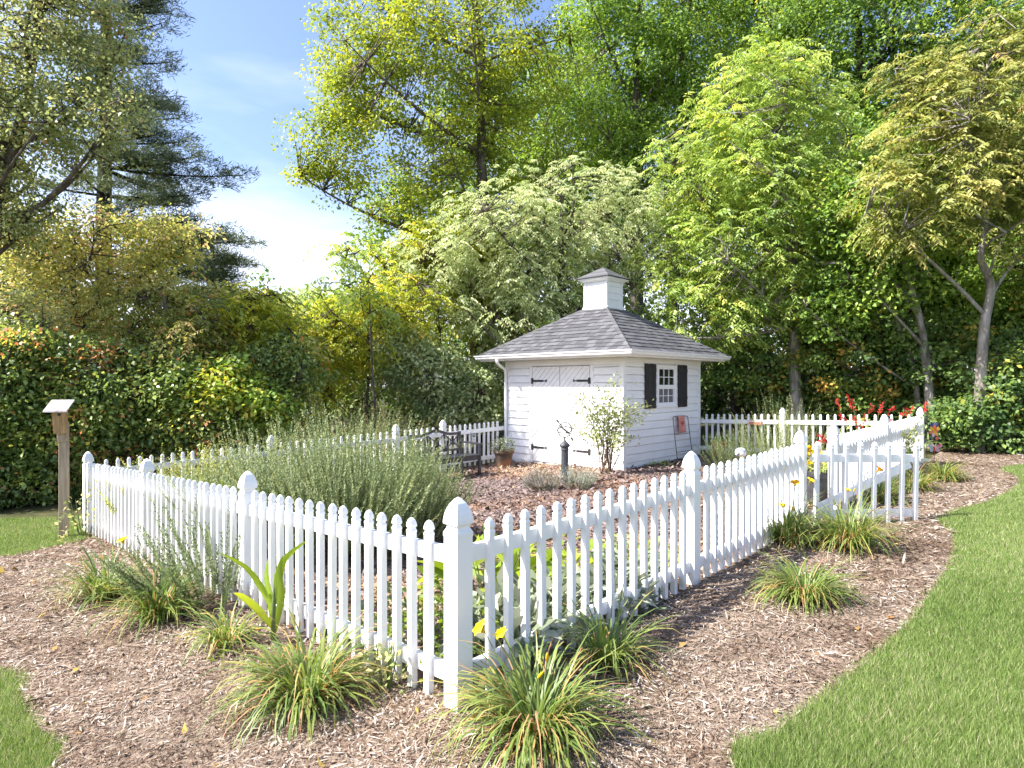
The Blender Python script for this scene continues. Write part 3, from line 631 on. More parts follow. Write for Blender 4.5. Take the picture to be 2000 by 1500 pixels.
# ------------------------------------------------------------------ birdhouse on a post
bx, by = gpt(125, 1052); bzz = gz(bx, by)
bh = thing('birdhouse', 'weathered wooden birdhouse with sloping grey roof on a tall post', 'birdhouse', (bx, by, bzz), .30)
k = by/FPX
bevel(MB().box(-.045, .045, -.045, .045, -.05, 1.46).build('post', M['postwood'], bh), .004)
bevel(MB().box(-.055, .055, -.064, -.046, 1.22, 1.64).build('back_board', M['postwood'], bh))
fz0, fz1 = 1.33, 1.60
bxm = MB().hexa([(-.06, -.155, fz0), (.06, -.155, fz0), (.06, -.065, fz0), (-.06, -.065, fz0), (-.068, -.185, fz1), (.068, -.185, fz1), (.068, -.065, fz1+.06), (-.068, -.065, fz1+.06)]).build('nest_box', M['boxwood'], bh)
hole = MB(); hole.tube([(0.012, -.190, 1.565), (0.012, -.172, 1.565)], .019, 14); hole.build('entrance_hole', M['iron'], bxm)
for x in (-.033, .028): MB().bar((x, -.158, fz0+.005), (x*1.1, -.1865, fz1-.002), .004, .004).build('plank_seam', M['postwood'], bxm)
bevel(MB().hexa([(-.125, -.29, fz1-.005), (.125, -.29, fz1-.005), (.125, -.03, fz1+.125), (-.125, -.03, fz1+.125), (-.125, -.283, fz1+.015), (.125, -.283, fz1+.015), (.125, -.023, fz1+.145), (-.125, -.023, fz1+.145)]).build('roof_board', M['greyroof'], bh), .003)

# ------------------------------------------------------------------ foliage builders
def leafpart(name, parts, mat, parent, loc=None): 
    v, f, t = join(parts) if isinstance(parts, list) else parts
    return link(name, npmesh(name, v, f, t, mat), parent, loc)
def blades(n, rng, L0, L1, W, th_spread, bend0, bend1, r0, tint_mu=.4, K=5, el0=.72, el1=1.48, dry=.12):
    """arching strap leaves growing from a tuft at the origin"""
    az = rng.uniform(0, 2*math.pi, n); L = rng.uniform(L0, L1, n); b_ = rng.uniform(bend0, bend1, n); e = rng.uniform(el0, el1, n)
    rad = r0*np.sqrt(rng.random(n)); a0 = az+rng.normal(0, .6, n)
    p = np.stack([rad*np.cos(a0), rad*np.sin(a0), np.full(n, -.01)], 1)
    side = np.stack([-np.sin(az), np.cos(az), np.zeros(n)], 1); tw = rng.normal(0, .25, n)
    side = side*(1+0*tw)[:, None]; kink = np.where(rng.random(n) < .18, rng.uniform(.6, 1.6, n), 0.); kt = rng.uniform(.35, .7, n); V_ = []; T_ = []; t0 = np.clip(rng.normal(tint_mu, .16, n), 0, .78); isdry = rng.random(n) < dry; t0 = np.where(isdry, rng.uniform(.8, 1, n), t0); tipdry = rng.random(n) < .35
    for k in range(K+1):
        t = k/K; w = W*(1-.15*(1-t))*(1-t**2.6)+.0006; w = w*np.ones(n)*(.8+.4*(t0 < .8))
        sd_ = side+np.array([0, 0, 1.])*(tw*t)[:, None]; V_.append(np.stack([p-sd_*(w/2)[:, None], p+sd_*(w/2)[:, None]], 1))
        tt = t0+np.where(tipdry & (t > .7), .35, 0.)*(t); T_.append(np.repeat(tt[:, None], 2, 1))
        ang = e-b_*(t+.5/K)**1.4-kink*(t > kt); st = L/K; az = az+rng.normal(0, .07, n)
        p = p+np.stack([np.cos(az)*np.cos(ang), np.sin(az)*np.cos(ang), np.sin(ang)], 1)*st[:, None]
    Vv = np.stack(V_, 1); Tt = np.stack(T_, 1)      # n,K+1,2,3
    base = (np.arange(n)*(K+1)*2)[:, None]; kk = np.arange(K)[None, :]*2
    f = np.stack([base+kk, base+kk+1, base+kk+3, base+kk+2], -1).reshape(-1, 4)
    return Vv.reshape(-1, 3), f, Tt.reshape(-1)
FL = {'yellow': flat('yellow_petals', (.80, .55, .01)), 'gold': flat('golden_petals', (.78, .38, .02)), 'orange': flat('orange_bud', (.70, .25, .03)), 'red': flat('red_blooms', (.55, .03, .03)), 'wilt': flat('faded_petals', (.60, .40, .22))}
def lily_flower(parent, c, d, size, col, rng, open_=.9):
    mb = MB(); d = Vector(d).normalized(); a = d.orthogonal().normalized(); b_ = d.cross(a)
    for i in range(6):
        q = i*math.pi/3+.2*(i % 2); o = a*math.cos(q)+b_*math.sin(q); s = d.cross(o); w = size*(.22 if i % 2 else .30)
        r0 = Vector(c); p1 = r0+d*size*.35+o*size*.10*open_; p2 = r0+d*size*.62+o*size*.36*open_; p3 = r0+d*size*.60+o*size*.72*open_
        mb.add([r0-s*.003, r0+s*.003, p1+s*w*.6, p2+s*w, p3, p2-s*w, p1-s*w*.6, p2+d*.006], [(0, 1, 2, 6), (6, 2, 3, 7), (6, 7, 5), (7, 3, 4), (7, 4, 5)])
    mb.build('flower', FL[col], parent)
def bud(parent, c, d, size, col):
    d = Vector(d).normalized(); c = Vector(c)
    MB().tube([c, c+d*size*.3, c+d*size*.75, c+d*size], [.003, size*.13, size*.12, .002], 6).build('flower_bud', FL[col], parent, smooth=True)
def daylily(label, px, py, n, L0, L1, seed, flowers=(), W=.0105, r0=.09, tint=.4, bend=(1.2, 2.6), pos=None):
    rng = np.random.default_rng(seed); x, y = pos or gpt(px, py); z = gz(x, y)+.015
    o = thing('daylily', label, 'daylily', (x, y, z), 0, 'daylilies along the fence')
    e_ = rng.uniform(.75, 1.2); n = int(n*1.3); P = [blades(n, rng, L0*.8, L1*rng.uniform(.9, 1.12), W, 0, bend[0]*e_*.8, bend[1]*e_, r0, tint-.08), blades(int(n*.22), rng, L0*.7, L1*.85, W*.8, 0, 2.0, 3.6, r0, .6, dry=.5, el0=.4)]
    leafpart('foliage', P, LF['lily'], o)
    for (fx, fy, dY, col, kind, sz) in flowers:
        tip = at(fx, fy, y+dY)-Vector((x, y, z)); b0 = Vector((rng.uniform(-.05, .05), rng.uniform(-.05, .05), 0)); midp = b0.lerp(tip, .5)+Vector((0, 0, .05))
        MB().tube([b0, midp, tip-(tip-midp).normalized()*.0], [.0035, .003, .0022], 5).build('flower_stalk', M['greenstem'], o)
        dr = (tip-midp).normalized()+Vector((rng.uniform(-.5, .5), -.7, .1))
        if kind == 'f': lily_flower(o, tip, dr, sz, col, rng)
        else: bud(o, tip, dr, sz, col)
    return o
def shoots(B, D, L, rng, per=110, nl=.028, nw=.0055, tint=.5, bendz=.12, tipup=.0, start=.08, spread=.75):
    n = len(B); t = np.linspace(start, 1, per)[None, :]+rng.uniform(-.01, .01, (n, per)); bend = np.column_stack([rng.normal(0, .10, n), rng.normal(0, .10, n), np.full(n, bendz)])
    P = B[:, None]+D[:, None]*(L[:, None]*t)[..., None]+bend[:, None]*((L[:, None]*t**2))[..., None]
    tan = nrm(D[:, None]+2*bend[:, None]*t[..., None]); rad = nrm(np.cross(tan, rng.normal(size=(n, per, 3))))
    d = nrm(rad*spread+tan*.75); sz = nl*(1-.45*t)*rng.uniform(.8, 1.2, (n, per)); tt = np.clip(np.repeat(rng.normal(tint, .18, n)[:, None], per, 1)+rng.normal(0, .1, (n, per))+.15*(t-.5), 0, 1)
    return leafmesh(P.reshape(-1, 3), d.reshape(-1, 3), tan.reshape(-1, 3)+rng.normal(0, .3, (n*per, 3)), sz.ravel(), np.full(n*per, nw), tt.ravel(), fold=.1, belly=.5)
def stemtubes(B, D, L, bendz, r=.0025):
    mb = MB()
    for b_, d, l in zip(B, D, L): mb.tube([b_, b_+d*l*.5+np.array([0, 0, bendz*l*.25]), b_+d*l*.92+np.array([0, 0, bendz*l*.85])], [r*1.6, r*1.2, r*.6], 3)
    return mb
def rosemary(name, label, cat, pos, radius, height, n, seed, mat='rosemary', per=125, lean=None, tint=.5, upright=1., nl=.036, nw=.0095):
    rng = np.random.default_rng(seed); x, y = pos; z = gz(x, y)
    o = thing(name, label, cat, (x, y, z))
    az = rng.uniform(0, 2*math.pi, n); rr = np.sqrt(rng.random(n)); 
    B = np.column_stack([np.cos(az)*rr*radius*.75, np.sin(az)*rr*radius*.75, rng.uniform(.02, .45, n)*height*(1-.4*rr)])
    D = nrm(np.column_stack([np.cos(az)*rr*.75, np.sin(az)*rr*.75, np.full(n, 1.0*upright)])+rng.normal(0, .16, (n, 3)))
    if lean is not None: D = nrm(D+np.array(lean))
    L = np.clip((height*(1-.32*rr**2)-B[:, 2])*rng.uniform(.7, 1.12, n), .15, None)
    stemtubes(B, D, L, .12, .0016).build('stems', M['greenstem'], o)
    leafpart('foliage', shoots(B, D, L, rng, per, nl, nw, tint), LF[mat], o)
    # woody framework from the root
    mb = MB()
    for i in range(0, n, 6): mb.tube([(0, 0, -.03), B[i]*.6, B[i]], [.012, .008, .003], 4)
    mb.build('woody_base', M['stem'], o); return o
def clump_leaves(name, o, n, rx, rz, rng, mat, l0, l1, wr, tint=.5, up=.4, zc=.5):
    az = rng.uniform(0, 2*math.pi, n); r = np.sqrt(rng.random(n))*rx; z = rng.random(n)*rz*(1-.5*(r/rx)**2)
    P = np.column_stack([np.cos(az)*r, np.sin(az)*r, z]); D = np.column_stack([np.cos(az), np.sin(az), rng.normal(up, .45, n)])+rng.normal(0, .45, (n, 3))
    N = np.array([0, 0, 1.])+rng.normal(0, .45, (n, 3)); L = rng.uniform(l0, l1, n)
    return leafpart(name, leafmesh(P, D, N, L, L*wr, np.clip(rng.normal(tint, .22, n), 0, 1), fold=.2), LF[mat], o)

# ------------------------------------------------------------------ garden plants
daylily('green daylily clump with one yellow bloom, nearest the left end of the fence', 205, 1172, 190, .36, .62, 11, [(243, 1063, .15, 'yellow', 'f', .085)])
daylily('daylily clump without blooms, second from the left end of the fence', 308, 1212, 200, .36, .62, 12, [])
daylily('small thin daylily clump left of the maize plant', 445, 1262, 90, .26, .48, 13, [(497, 1228, .0, 'orange', 'b', .05), (560, 1222, .0, 'orange', 'b', .05)], r0=.07, tint=.5)
daylily('large daylily clump in front of the fence, left of the near corner post', 600, 1372, 330, .36, .62, 14, [(528, 1247, .1, 'wilt', 'b', .045), (585, 1225, .15, 'gold', 'b', .05)], r0=.12, tint=.45)
daylily('large daylily clump with two yellow blooms, right of the near corner post', 1045, 1440, 300, .34, .60, 15, [(948, 1236, .12, 'yellow', 'f', .075), (985, 1246, .12, 'yellow', 'f', .06), (1068, 1292, .05, 'gold', 'b', .06), (1050, 1325, .0, 'yellow', 'b', .05)], r0=.11, tint=.5)
daylily('daylily clump in front of the lambs ear by the fence', 1185, 1300, 130, .32, .56, 16, [], r0=.08, tint=.38, bend=(.8, 2.4))
daylily('fine leaved daylily clump standing alone on the mulch right of the fence', 1570, 1175, 330, .34, .56, 17, [], W=.0085, r0=.10, tint=.42)
daylily('daylily clump with yellow blooms against the fence left of the gate', 1535, 1062, 300, .40, .66, 18, [(1553, 950, .1, 'gold', 'f', .085), (1580, 944, .1, 'yellow', 'f', .075), (1528, 992, 0, 'yellow', 'f', .06), (1545, 998, 0, 'gold', 'f', .055), (1525, 983, .05, 'yellow', 'b', .05), (1497, 975, .05, 'wilt', 'b', .05)], r0=.13, tint=.42)
daylily('big daylily clump in front of the open gate', 1655, 1072, 330, .42, .68, 19, [(1712, 922, .6, 'gold', 'f', .085), (1655, 962, .2, 'yellow', 'f', .055), (1667, 962, .2, 'gold', 'b', .05)], r0=.13, tint=.5)
daylily('daylily clump under the fence just beyond the gate', 0, 0, 200, .36, .60, 20, [], pos=tuple(onR(6.9)-V*.30), tint=.45)
daylily('daylily clump farthest along the path, near the flower flag', 0, 0, 230, .36, .58, 21, [(1868, 925, 0, 'yellow', 'b', .05)], pos=tuple(onR(9.3)-V*.60), tint=.55)
daylily('daylily clump midway along the fence beyond the gate', 0, 0, 220, .36, .60, 22, [], pos=tuple(onR(8.1)-V*.45), tint=.52)

rosemary('rosemary_bush', 'broad rosemary bush in the middle of the left bed', 'shrub', (-1.66, 6.15), .85, 1.36, 600, 31)
rosemary('rosemary_bush', 'rosemary bush nearest the bench', 'shrub', (-1.12, 6.45), .55, .98, 370, 32)
rosemary('rosemary_bush', 'rosemary bush next to the yellow green herb', 'shrub', (-2.45, 6.4), .85, 1.26, 460, 33, tint=.55)
rosemary('rosemary_bush', 'sprawling rosemary growing outside the fence behind the maize', 'shrub', tuple(onL(2.75)-U*.28), .42, .80, 60, 34, lean=(-.35, -.1, 0), tint=.32, per=140)
rosemary('rosemary_bush', 'tall yellowish rosemary by the rear right fence', 'shrub', (4.55, 10.5), .75, 1.25, 130, 35, tint=.72, upright=1.5, per=80, nl=.034, nw=.009)
rosemary('rosemary_bush', 'low dark rosemary beside the terracotta pot', 'shrub', (3.95, 10.9), .55, .75, 120, 36, tint=.22, per=70, nl=.034, nw=.009)
rosemary('oregano_bush', 'yellow green herb bush behind the far left fence', 'shrub', (-4.05, 7.75), .85, 1.02, 190, 37, mat='oregano', per=46, nl=.05, nw=.02, tint=.5)
rosemary('oregano_bush', 'smaller yellow green herb bush between fence and rosemary', 'shrub', (-3.15, 7.0), .6, .95, 110, 38, mat='oregano', per=46, nl=.05, nw=.02, tint=.4)
for i, (px_, py_, s_, lb) in enumerate(((1058, 958, .30, 'greyish brown lavender left of the sundial'), (1128, 955, .30, 'grey green lavender right of the sundial'))):
    x, y = gpt(px_, py_); rosemary('lavender', lb, 'lavender', (x, y), s_, .36, 120, 40+i, mat='lavender', per=34, nl=.036, nw=.008, tint=.3+.5*i, upright=.8)

# lamb's ear, leafy greens and low plants inside the right fence
def leafy(name, label, cat, pos, n, rx, rz, mat, l0, l1, wr, seed, tint=.5, up=.4):
    rng = np.random.default_rng(seed); x, y = pos; o = thing(name, label, cat, (x, y, gz(x, y)))
    clump_leaves('foliage', o, n, rx, rz, rng, mat, l0, l1, wr, tint, up)
    mb = MB()
    for i in range(9): a = rng.uniform(0, 6.28); r = rng.uniform(.2, .8)*rx; mb.tube([(r*.2*math.cos(a), r*.2*math.sin(a), -.03), (r*.6*math.cos(a), r*.6*math.sin(a), rz*.35), (r*math.cos(a), r*math.sin(a), rz*.8)], [.006, .005, .003], 4)
    mb.build('stems', M['greenstem'], o); return o
for i, (t, w_, rx, lb) in enumerate(((.55, .25, .30, 'felted grey lambs ear just right of the near corner post'), (1.05, .30, .34, 'felted grey lambs ear second from the near corner post'), (1.55, .20, .32, 'felted grey lambs ear pushing out between the pickets'), (2.05, .35, .30, 'felted grey lambs ear nearest the second fence post'))):
    leafy('lambs_ear', lb, 'lambs ear', tuple(onR(t)+V*w_), 330, rx, .42-.05*i, 'lambsear', .09, .17, .42, 50+i, .5, .5)
leafy('leafy_plant', 'bright green broad leaved plant behind the near fence', 'plant', tuple(onR(1.2)+V*1.0), 120, .42, .50, 'bright', .16, .28, .5, 60, .5, .5)
leafy('leafy_plant', 'yellowing broad leaved plant between the lambs ear and the bark', 'plant', tuple(onR(1.85)+V*.8), 80, .30, .42, 'bright', .12, .22, .45, 61, .75, .4)
leafy('leafy_plant', 'low dark green herb patch behind the second fence post', 'plant', tuple(onR(2.6)+V*.55), 500, .42, .30, 'sage', .03, .06, .6, 62, .35, .3)
leafy('leafy_plant', 'low green herb behind the near corner post', 'plant', tuple(onR(.30)+V*.45), 420, .34, .40, 'bright', .03, .06, .55, 63, .4, .3)
leafy('leafy_plant', 'small leafy weed at the left fence beside the near corner post', 'plant', tuple(onL(.45)-U*.12), 90, .14, .30, 'rose', .03, .06, .6, 64, .5, .3)
leafy('leafy_plant', 'dark low herb between rosemary and near left pickets', 'plant', tuple(onL(.9)+U*.45), 500, .45, .38, 'vine', .03, .07, .55, 65, .4, .3)
leafy('leafy_plant', 'low green weed at the foot of the shed below the window', 'plant', tuple(SH+U*.95-V*.22), 160, .28, .10, 'sage', .03, .06, .5, 66, .4, .3)
leafy('leafy_plant', 'sparse vine climbing the far left corner post', 'plant', tuple(onL(6.9)-U*.12), 110, .28, .62, 'rose', .05, .08, .6, 67, .75, .2)
leafy('leafy_plant', 'creeping weed in the mulch below the small daylily', 'plant', gpt(455, 1282), 70, .14, .05, 'bright', .02, .035, .6, 68, .4, .2)

# maize plant
def strap(pts, W, rng, tint=.4):
    pts = [np.array(p, float) for p in pts]; c = smoothline(pts, 5); n = len(c); v = []; t_ = []
    for i, p in enumerate(c):
        t = i/(n-1); tan = np.array(c[min(i+1, n-1)])-np.array(c[max(i-1, 0)]); sd_ = np.cross(tan, [0, 1., .35]); sd_ = sd_/max(np.linalg.norm(sd_), 1e-6)
        w = W*(min(1, .45+1.6*t))*(1-t**3)+.001; up = np.cross(sd_, tan); up = up/max(np.linalg.norm(up), 1e-6)
        v += [p-sd_*w/2+up*w*.16, np.array(p), p+sd_*w/2+up*w*.16]; t_ += [tint, tint+.2, tint]
    f = []
    for i in range(n-1): a = i*3; f += [(a, a+1, a+4, a+3), (a+1, a+2, a+5, a+4)]
    return np.array(v), np.array(f), np.array(t_)
mx_, my_ = gpt(533, 1262); mz_ = gz(mx_, my_)
maize = thing('maize_plant', 'young maize plant with wide arching leaves at the left fence', 'maize', (mx_, my_, mz_))
def rel(px, py, dy): return at(px, py, my_+dy)-Vector((mx_, my_, mz_))
r_ = np.random.default_rng(3)
MB().tube([(0, 0, -.03), rel(535, 1180, 0), rel(537, 1120, 0)], [.016, .014, .008], 8).build('stalk', M['greenstem'], maize, smooth=True)
for lf, w_, tn in (([rel(535, 1230, 0), rel(500, 1190, -.05), rel(470, 1165, -.12), rel(455, 1158, -.18)], .065, .75), ([rel(535, 1200, 0), rel(510, 1150, .02), rel(478, 1108, .0), rel(425, 1078, -.05)], .05, .45),
                   ([rel(536, 1180, 0), rel(543, 1130, -.02), rel(556, 1092, -.03), rel(600, 1055, .0)], .055, .35), ([rel(534, 1240, 0), rel(528, 1180, .03), rel(520, 1130, .08), rel(524, 1090, .12)], .05, .3), ([rel(536, 1235, 0), rel(548, 1170, -.03), rel(545, 1120, -.04), rel(552, 1085, -.06)], .05, .2)):
    v, f, t = strap([tuple(p) for p in lf], w_, r_, tn); link('leaf', npmesh('leaf', v, f, t, LF['bright'], True), maize)

# rose shrub by the shed corner
rsx, rsy = SH.x-.30, SH.y-.05; rng = np.random.default_rng(77)
rsx, rsy = 1.70, 11.22; rsz = gz(rsx, rsy)
rose = thing('rose_shrub', 'leggy rose shrub with bare stems at the front corner of the shed', 'shrub', (rsx, rsy, rsz))
tips = [(1100, 765), (1112, 800), (1110, 835), (1140, 775), (1165, 790), (1180, 755), (1210, 738), (1200, 770), (1205, 815), (1232, 800), (1250, 785), (1272, 792), (1262, 812), (1225, 840), (1190, 830), (1150, 820), (1215, 870), (1240, 858), (1135, 850), (1160, 845), (1170, 800), (1222, 788), (1190, 790), (1245, 805), (1130, 790)]
st = MB(); LP = []; LD = []
for i, (tx, ty) in enumerate(tips):
    tip = np.array(at(tx, ty, rsy+rng.uniform(-.35, .12)))-np.array([rsx, rsy, rsz]); a = rng.uniform(0, 6.28); b0 = np.array([.09*math.cos(a), .06*math.sin(a), -.03])
    top = np.array([tip[0]*.45, tip[1]*.4, max(tip[2]*.85, .7)]); pts = np.array(smoothline([b0, b0*.6+np.array([tip[0]*.14, tip[1]*.1, tip[2]*.42]), top, tip], 6))
    st.tube(pts, list(np.linspace(.009, .003, len(pts))), 5)
    for q in range(72):
        t = rng.uniform(.42, 1)**.8; p = pts[min(int(t*(len(pts)-1)), len(pts)-2)]; LP.append(p+rng.normal(0, .075, 3)); LD.append(rng.normal(0, 1, 3)+np.array([0, 0, -.3]))
    sp = MB()
for i in range(10):
    a = rng.uniform(0, 6.28); st.tube([(.05*math.cos(a), .05*math.sin(a), -.03), (.25*math.cos(a), .2*math.sin(a), .35), (.35*math.cos(a), .2*math.sin(a), .6)], [.007, .005, .003], 4)
st.build('stems', M['stem'], rose); n = len(LP)
leafpart('foliage', leafmesh(np.array(LP), np.array(LD), np.array([0, 0, 1.])+rng.normal(0, .5, (n, 3)), rng.uniform(.05, .085, n), rng.uniform(.026, .042, n), np.clip(rng.normal(.34, .2, n), 0, 1)), LF['rose'], rose)

# climbing rose on the far fence
cr_ = onR(9.6); rng = np.random.default_rng(78); cl = thing('climbing_rose', 'thin climbing rose on the far fence next to the corner post', 'shrub', (cr_.x, cr_.y, gz(cr_.x, cr_.y)))
st = MB(); LP = []
for i in range(12):
    t = rng.uniform(-.8, .9); top = np.array([U.x*t, U.y*t, 0])-np.array([V.x, V.y, 0])*rng.uniform(.08, .2)+np.array([0, 0, rng.uniform(.35, 1.0)]); b0 = np.array([-V.x*.12, -V.y*.12, -.02])
    pts = np.array(smoothline([b0, top*np.array([.4, .4, .7]), top], 5)); st.tube(pts, list(np.linspace(.006, .002, len(pts))), 4)
    for q in range(26): LP.append(pts[rng.integers(3, len(pts))]+rng.normal(0, .06, 3))
st.build('stems', M['stem'], cl); n = len(LP)
leafpart('foliage', leafmesh(np.array(LP), rng.normal(size=(n, 3))+np.array([0, 0, -.3]), rng.normal(size=(n, 3))+np.array([0, 0, 1]), rng.uniform(.05, .08, n), rng.uniform(.025, .04, n), np.clip(rng.normal(.4, .2, n), 0, 1)), LF['rose'], cl)

# pineapple sage with red spikes
def spikeplant(label, pos, tips, Y, seed, leaves=700, rx=.6, rz=.95):
    rng = np.random.default_rng(seed); x, y = pos; z = gz(x, y); o = thing('red_sage', label, 'flowers', (x, y, z)); st = MB()
    for (tx, ty, lx, ly) in tips:
        tip = Vector(at(tx, ty, Y+rng.uniform(-.3, .3)))-Vector((x, y, z)); lo = tip+Vector((-lx, rng.uniform(-.05, .05), -ly))
        pts = smoothline([(rng.uniform(-.1, .1), rng.uniform(-.1, .1), -.03), (lo.x*.7, lo.y*.7, lo.z*.6), tuple(lo), tuple(tip)], 4); st.tube(pts, list(np.linspace(.008, .003, len(pts))), 4)
        n = 26; t = rng.random(n)[:, None]; P = np.array(lo)[None]*(1-t)+np.array(tip)[None]*t; d = nrm(np.array(tip-lo)[None]+rng.normal(0, .22, (n, 3)))
        v, f, tt = leafmesh(P, d, rng.normal(size=(n, 3)), rng.uniform(.045, .075, n), rng.uniform(.014, .022, n), np.zeros(n), .3)
        link('flower_spike', npmesh('flower_spike', v, f, tt, FL['red']), o)
    st.build('stems', M['greenstem'], o); clump_leaves('foliage', o, leaves, rx, rz, rng, 'sage', .05, .10, .5, .5, .2); return o
spikeplant('tall sage with red flower spikes in the far right corner', (6.0, 10.45), [(1632, 778, -.06, .22), (1640, 812, -.16, .13), (1660, 790, -.1, .15), (1667, 815, -.07, .16), (1655, 772, -.09, .16), (1705, 790, .07, .16), (1725, 787, .08, .2), (1745, 795, .08, .14), (1738, 820, -.08, .12), (1770, 800, .1, .12), (1785, 798, .16, .13), (1808, 790, .05, .13), (1690, 812, .0, .14), (1680, 830, -.06, .12)], 10.5, 80)
spikeplant('small red sage low behind the gate', (4.35, 8.8), [(1600, 852, -.05, .08), (1612, 858, -.08, .08), (1595, 866, -.05, .07)], 8.8, 81, 160, .3, .55)

# ------------------------------------------------------------------ pots and ornaments
def pot(name, label, x, y, r, h, mat, rim=.03):
    o = thing(name, label, 'flower pot', (x, y, gz(x, y)+.012))
    MB().lathe([(r*.68, 0), (r*.72, .01), (r*.93, h*.80), (r*1.02, h*.80), (r*1.08, h*.86), (r*1.08, h), (r*.97, h), (r*.93, h*.9), (.002, h*.9)], 28).build('pot', mat, o, smooth=False)
    MB().lathe([(r*.93, h*.88), (r*.6, h*.94), (.002, h*.95)], 20).build('soil', M['soil'], o); return o
pt1 = pot('flower_pot', 'stained terracotta pot with grey leafed plant left of the shed door', -.17, 12.75, .205, .36, M['agedpot'])
clump_leaves('foliage', pt1, 300, .26, .32, np.random.default_rng(90), 'lambsear', .04, .09, .4, .4, .4).location = (-.04, 0, .33)
pt2 = pot('flower_pot', 'plain terracotta pot behind the fence at the right shed corner', 4.42, 13.25, .15, .36, M['terracotta'])
clump_leaves('foliage', pt2, 120, .14, .12, np.random.default_rng(91), 'vine', .04, .07, .5, .5, .3).location = (0, 0, .33)
pt3 = pot('flower_pot', 'dark planter of yellow flowers just inside the gate', 3.92, 8.0, .19, .42, M['darkpot'])
clump_leaves('foliage', pt3, 160, .22, .16, np.random.default_rng(92), 'sage', .04, .08, .4, .3, .5).location = (0, 0, .38)
def pompon(parent, c, r, col):
    rng = np.random.default_rng(int(abs(c[0]*1000))+5); n = 46; d = rvec(rng, n); d[:, 2] = np.abs(d[:, 2])*.8
    v, f, t = leafmesh(np.array(c)[None]+d*r*.25, d, rng.normal(size=(n, 3)), np.full(n, r*.9), np.full(n, r*.42), np.zeros(n), .2); link('flower', npmesh('flower', v, f, t, FL[col]), parent)
for (fx, fy, r) in ((1578, 877, .055), (1583, 884, .055), (1580, 907, .05), (1600, 886, .05), (1604, 892, .045), (1574, 888, .05)):
    p = Vector(at(fx, fy, 7.95))-Vector(pt3.location); MB().tube([(p.x*.3, p.y*.3, .36), tuple(p)], .004, 4).build('flower_stalk', M['greenstem'], pt3); pompon(pt3, tuple(p), r, 'yellow')
yl = thing('yellow_coreopsis', 'low yellow flowers half hidden behind the right fence pickets', 'flowers', (2.95, 7.55, gz(2.95, 7.55)))
clump_leaves('foliage', yl, 260, .42, .40, np.random.default_rng(93), 'sage', .04, .08, .3, .3, .5)
rng = np.random.default_rng(94)
for i in range(15):
    a = rng.uniform(0, 6.28); r = rng.uniform(.05, .40); p = (r*math.cos(a), r*math.sin(a), rng.uniform(.42, .60)); MB().tube([(p[0]*.5, p[1]*.5, 0), p], .003, 3).build('flower_stalk', M['greenstem'], yl); pompon(yl, p, .045, 'yellow')
# mosaic garden ball on a stake
mo = at(1447, 884, 9.0); mball = thing('mosaic_ball', 'speckled white mosaic ball on a stake above the right fence', 'ornament', (mo.x, mo.y, gz(mo.x, mo.y)))
m, nt, b = newmat('mosaic_shards'); vo = nt.nodes.new('ShaderNodeTexVoronoi'); vo.inputs['Scale'].default_value = 26; r = ramp(nt, [(.35, (.05, .06, .08)), (.5, (.45, .47, .5)), (.7, (.8, .8, .8))]); tcn = nt.nodes.new('ShaderNodeTexCoord')
nt.links.new(tcn.outputs['Object'], vo.inputs['Vector']); nt.links.new(vo.outputs['Color'], r.inputs['Fac']); nt.links.new(r.outputs['Color'], b.inputs['Base Color']); b.inputs['Roughness'].default_value = .3
hz = mo.z-mball.location.z
MB().lathe([(.085*math.sin(a), -.085*math.cos(a)*.85) for a in np.linspace(.02, math.pi-.02, 14)], 22).build('ball', m, mball, (0, 0, hz), smooth=True)
MB().tube([(0, 0, -.05), (0, 0, hz-.07)], .008, 6).build('stake', M['iron'], mball)
# small trellis with a red cloth hung on it, leaning on the shed
def onS(s, out, z): p = SH+U*s-V*out; return Vector((p.x, p.y, z))
tz = -.06; trb = onS(2.05, .20, tz); tre = thing('trellis', 'thin black metal trellis leaning on the shed wall below the window', 'trellis', trb)
def tl(s, out, z): return onS(s, out, z)-trb
MB().tube([tl(1.66, .24, -.08), tl(1.72, .14, .45), tl(1.76, .065, .90), tl(1.80, .052, .925), tl(2.36, .052, .925), tl(2.40, .065, .90), tl(2.37, .14, .45), tl(2.33, .24, -.08)], .008, 6).build('hoop', M['iron'], tre)
for z_, o_, a_, b_ in ((.20, .19, 1.69, 2.35), (.56, .12, 1.73, 2.38)): MB().tube([tl(a_, o_, z_), tl(b_, o_, z_)], .006, 6).build('rung', M['iron'], tre)
cb = onS(2.10, .06, .925); clo = thing('hanging_cloth', 'small faded red printed cloth hung over the trellis', 'cloth', cb)
cv = []; nn = 9
for j in range(nn):
    for i in range(7):
        s = 1.965+.27*i/6; z_ = .945-.36*j/(nn-1); p = onS(s, .072+.035*j/(nn-1)+.006*math.sin(i*1.7+j*.6), z_)-cb; cv.append(tuple(p))
cf = [(j*7+i, j*7+i+1, (j+1)*7+i+1, (j+1)*7+i) for j in range(nn-1) for i in range(6)]
co_ = MB().add(cv, cf).build('cloth', M['towel'], clo, smooth=True); md = co_.modifiers.new('thick', 'SOLIDIFY'); md.thickness = .006
pr = MB()
for i in range(7):
    a = math.pi*(i/6); c0 = onS(2.10, .108, .77)-cb; t_ = c0+Vector((U.x, U.y, 0))*.06*math.cos(a)+Vector((0, 0, .07*math.sin(a)+.0)); s_ = (t_-c0).cross(Vector((-V.x, -V.y, 0))).normalized()*.014; md_ = c0.lerp(t_, .55); pr.add([c0, md_+s_, t_, md_-s_], [(0, 1, 2, 3)])
c0 = onS(2.10, .106, .70)-cb; pr.bar(c0, c0+Vector((0, 0, .08)), .02, .004, (-V.x, -V.y, 0)); pr.build('leaf_print', M['towelred'], clo)
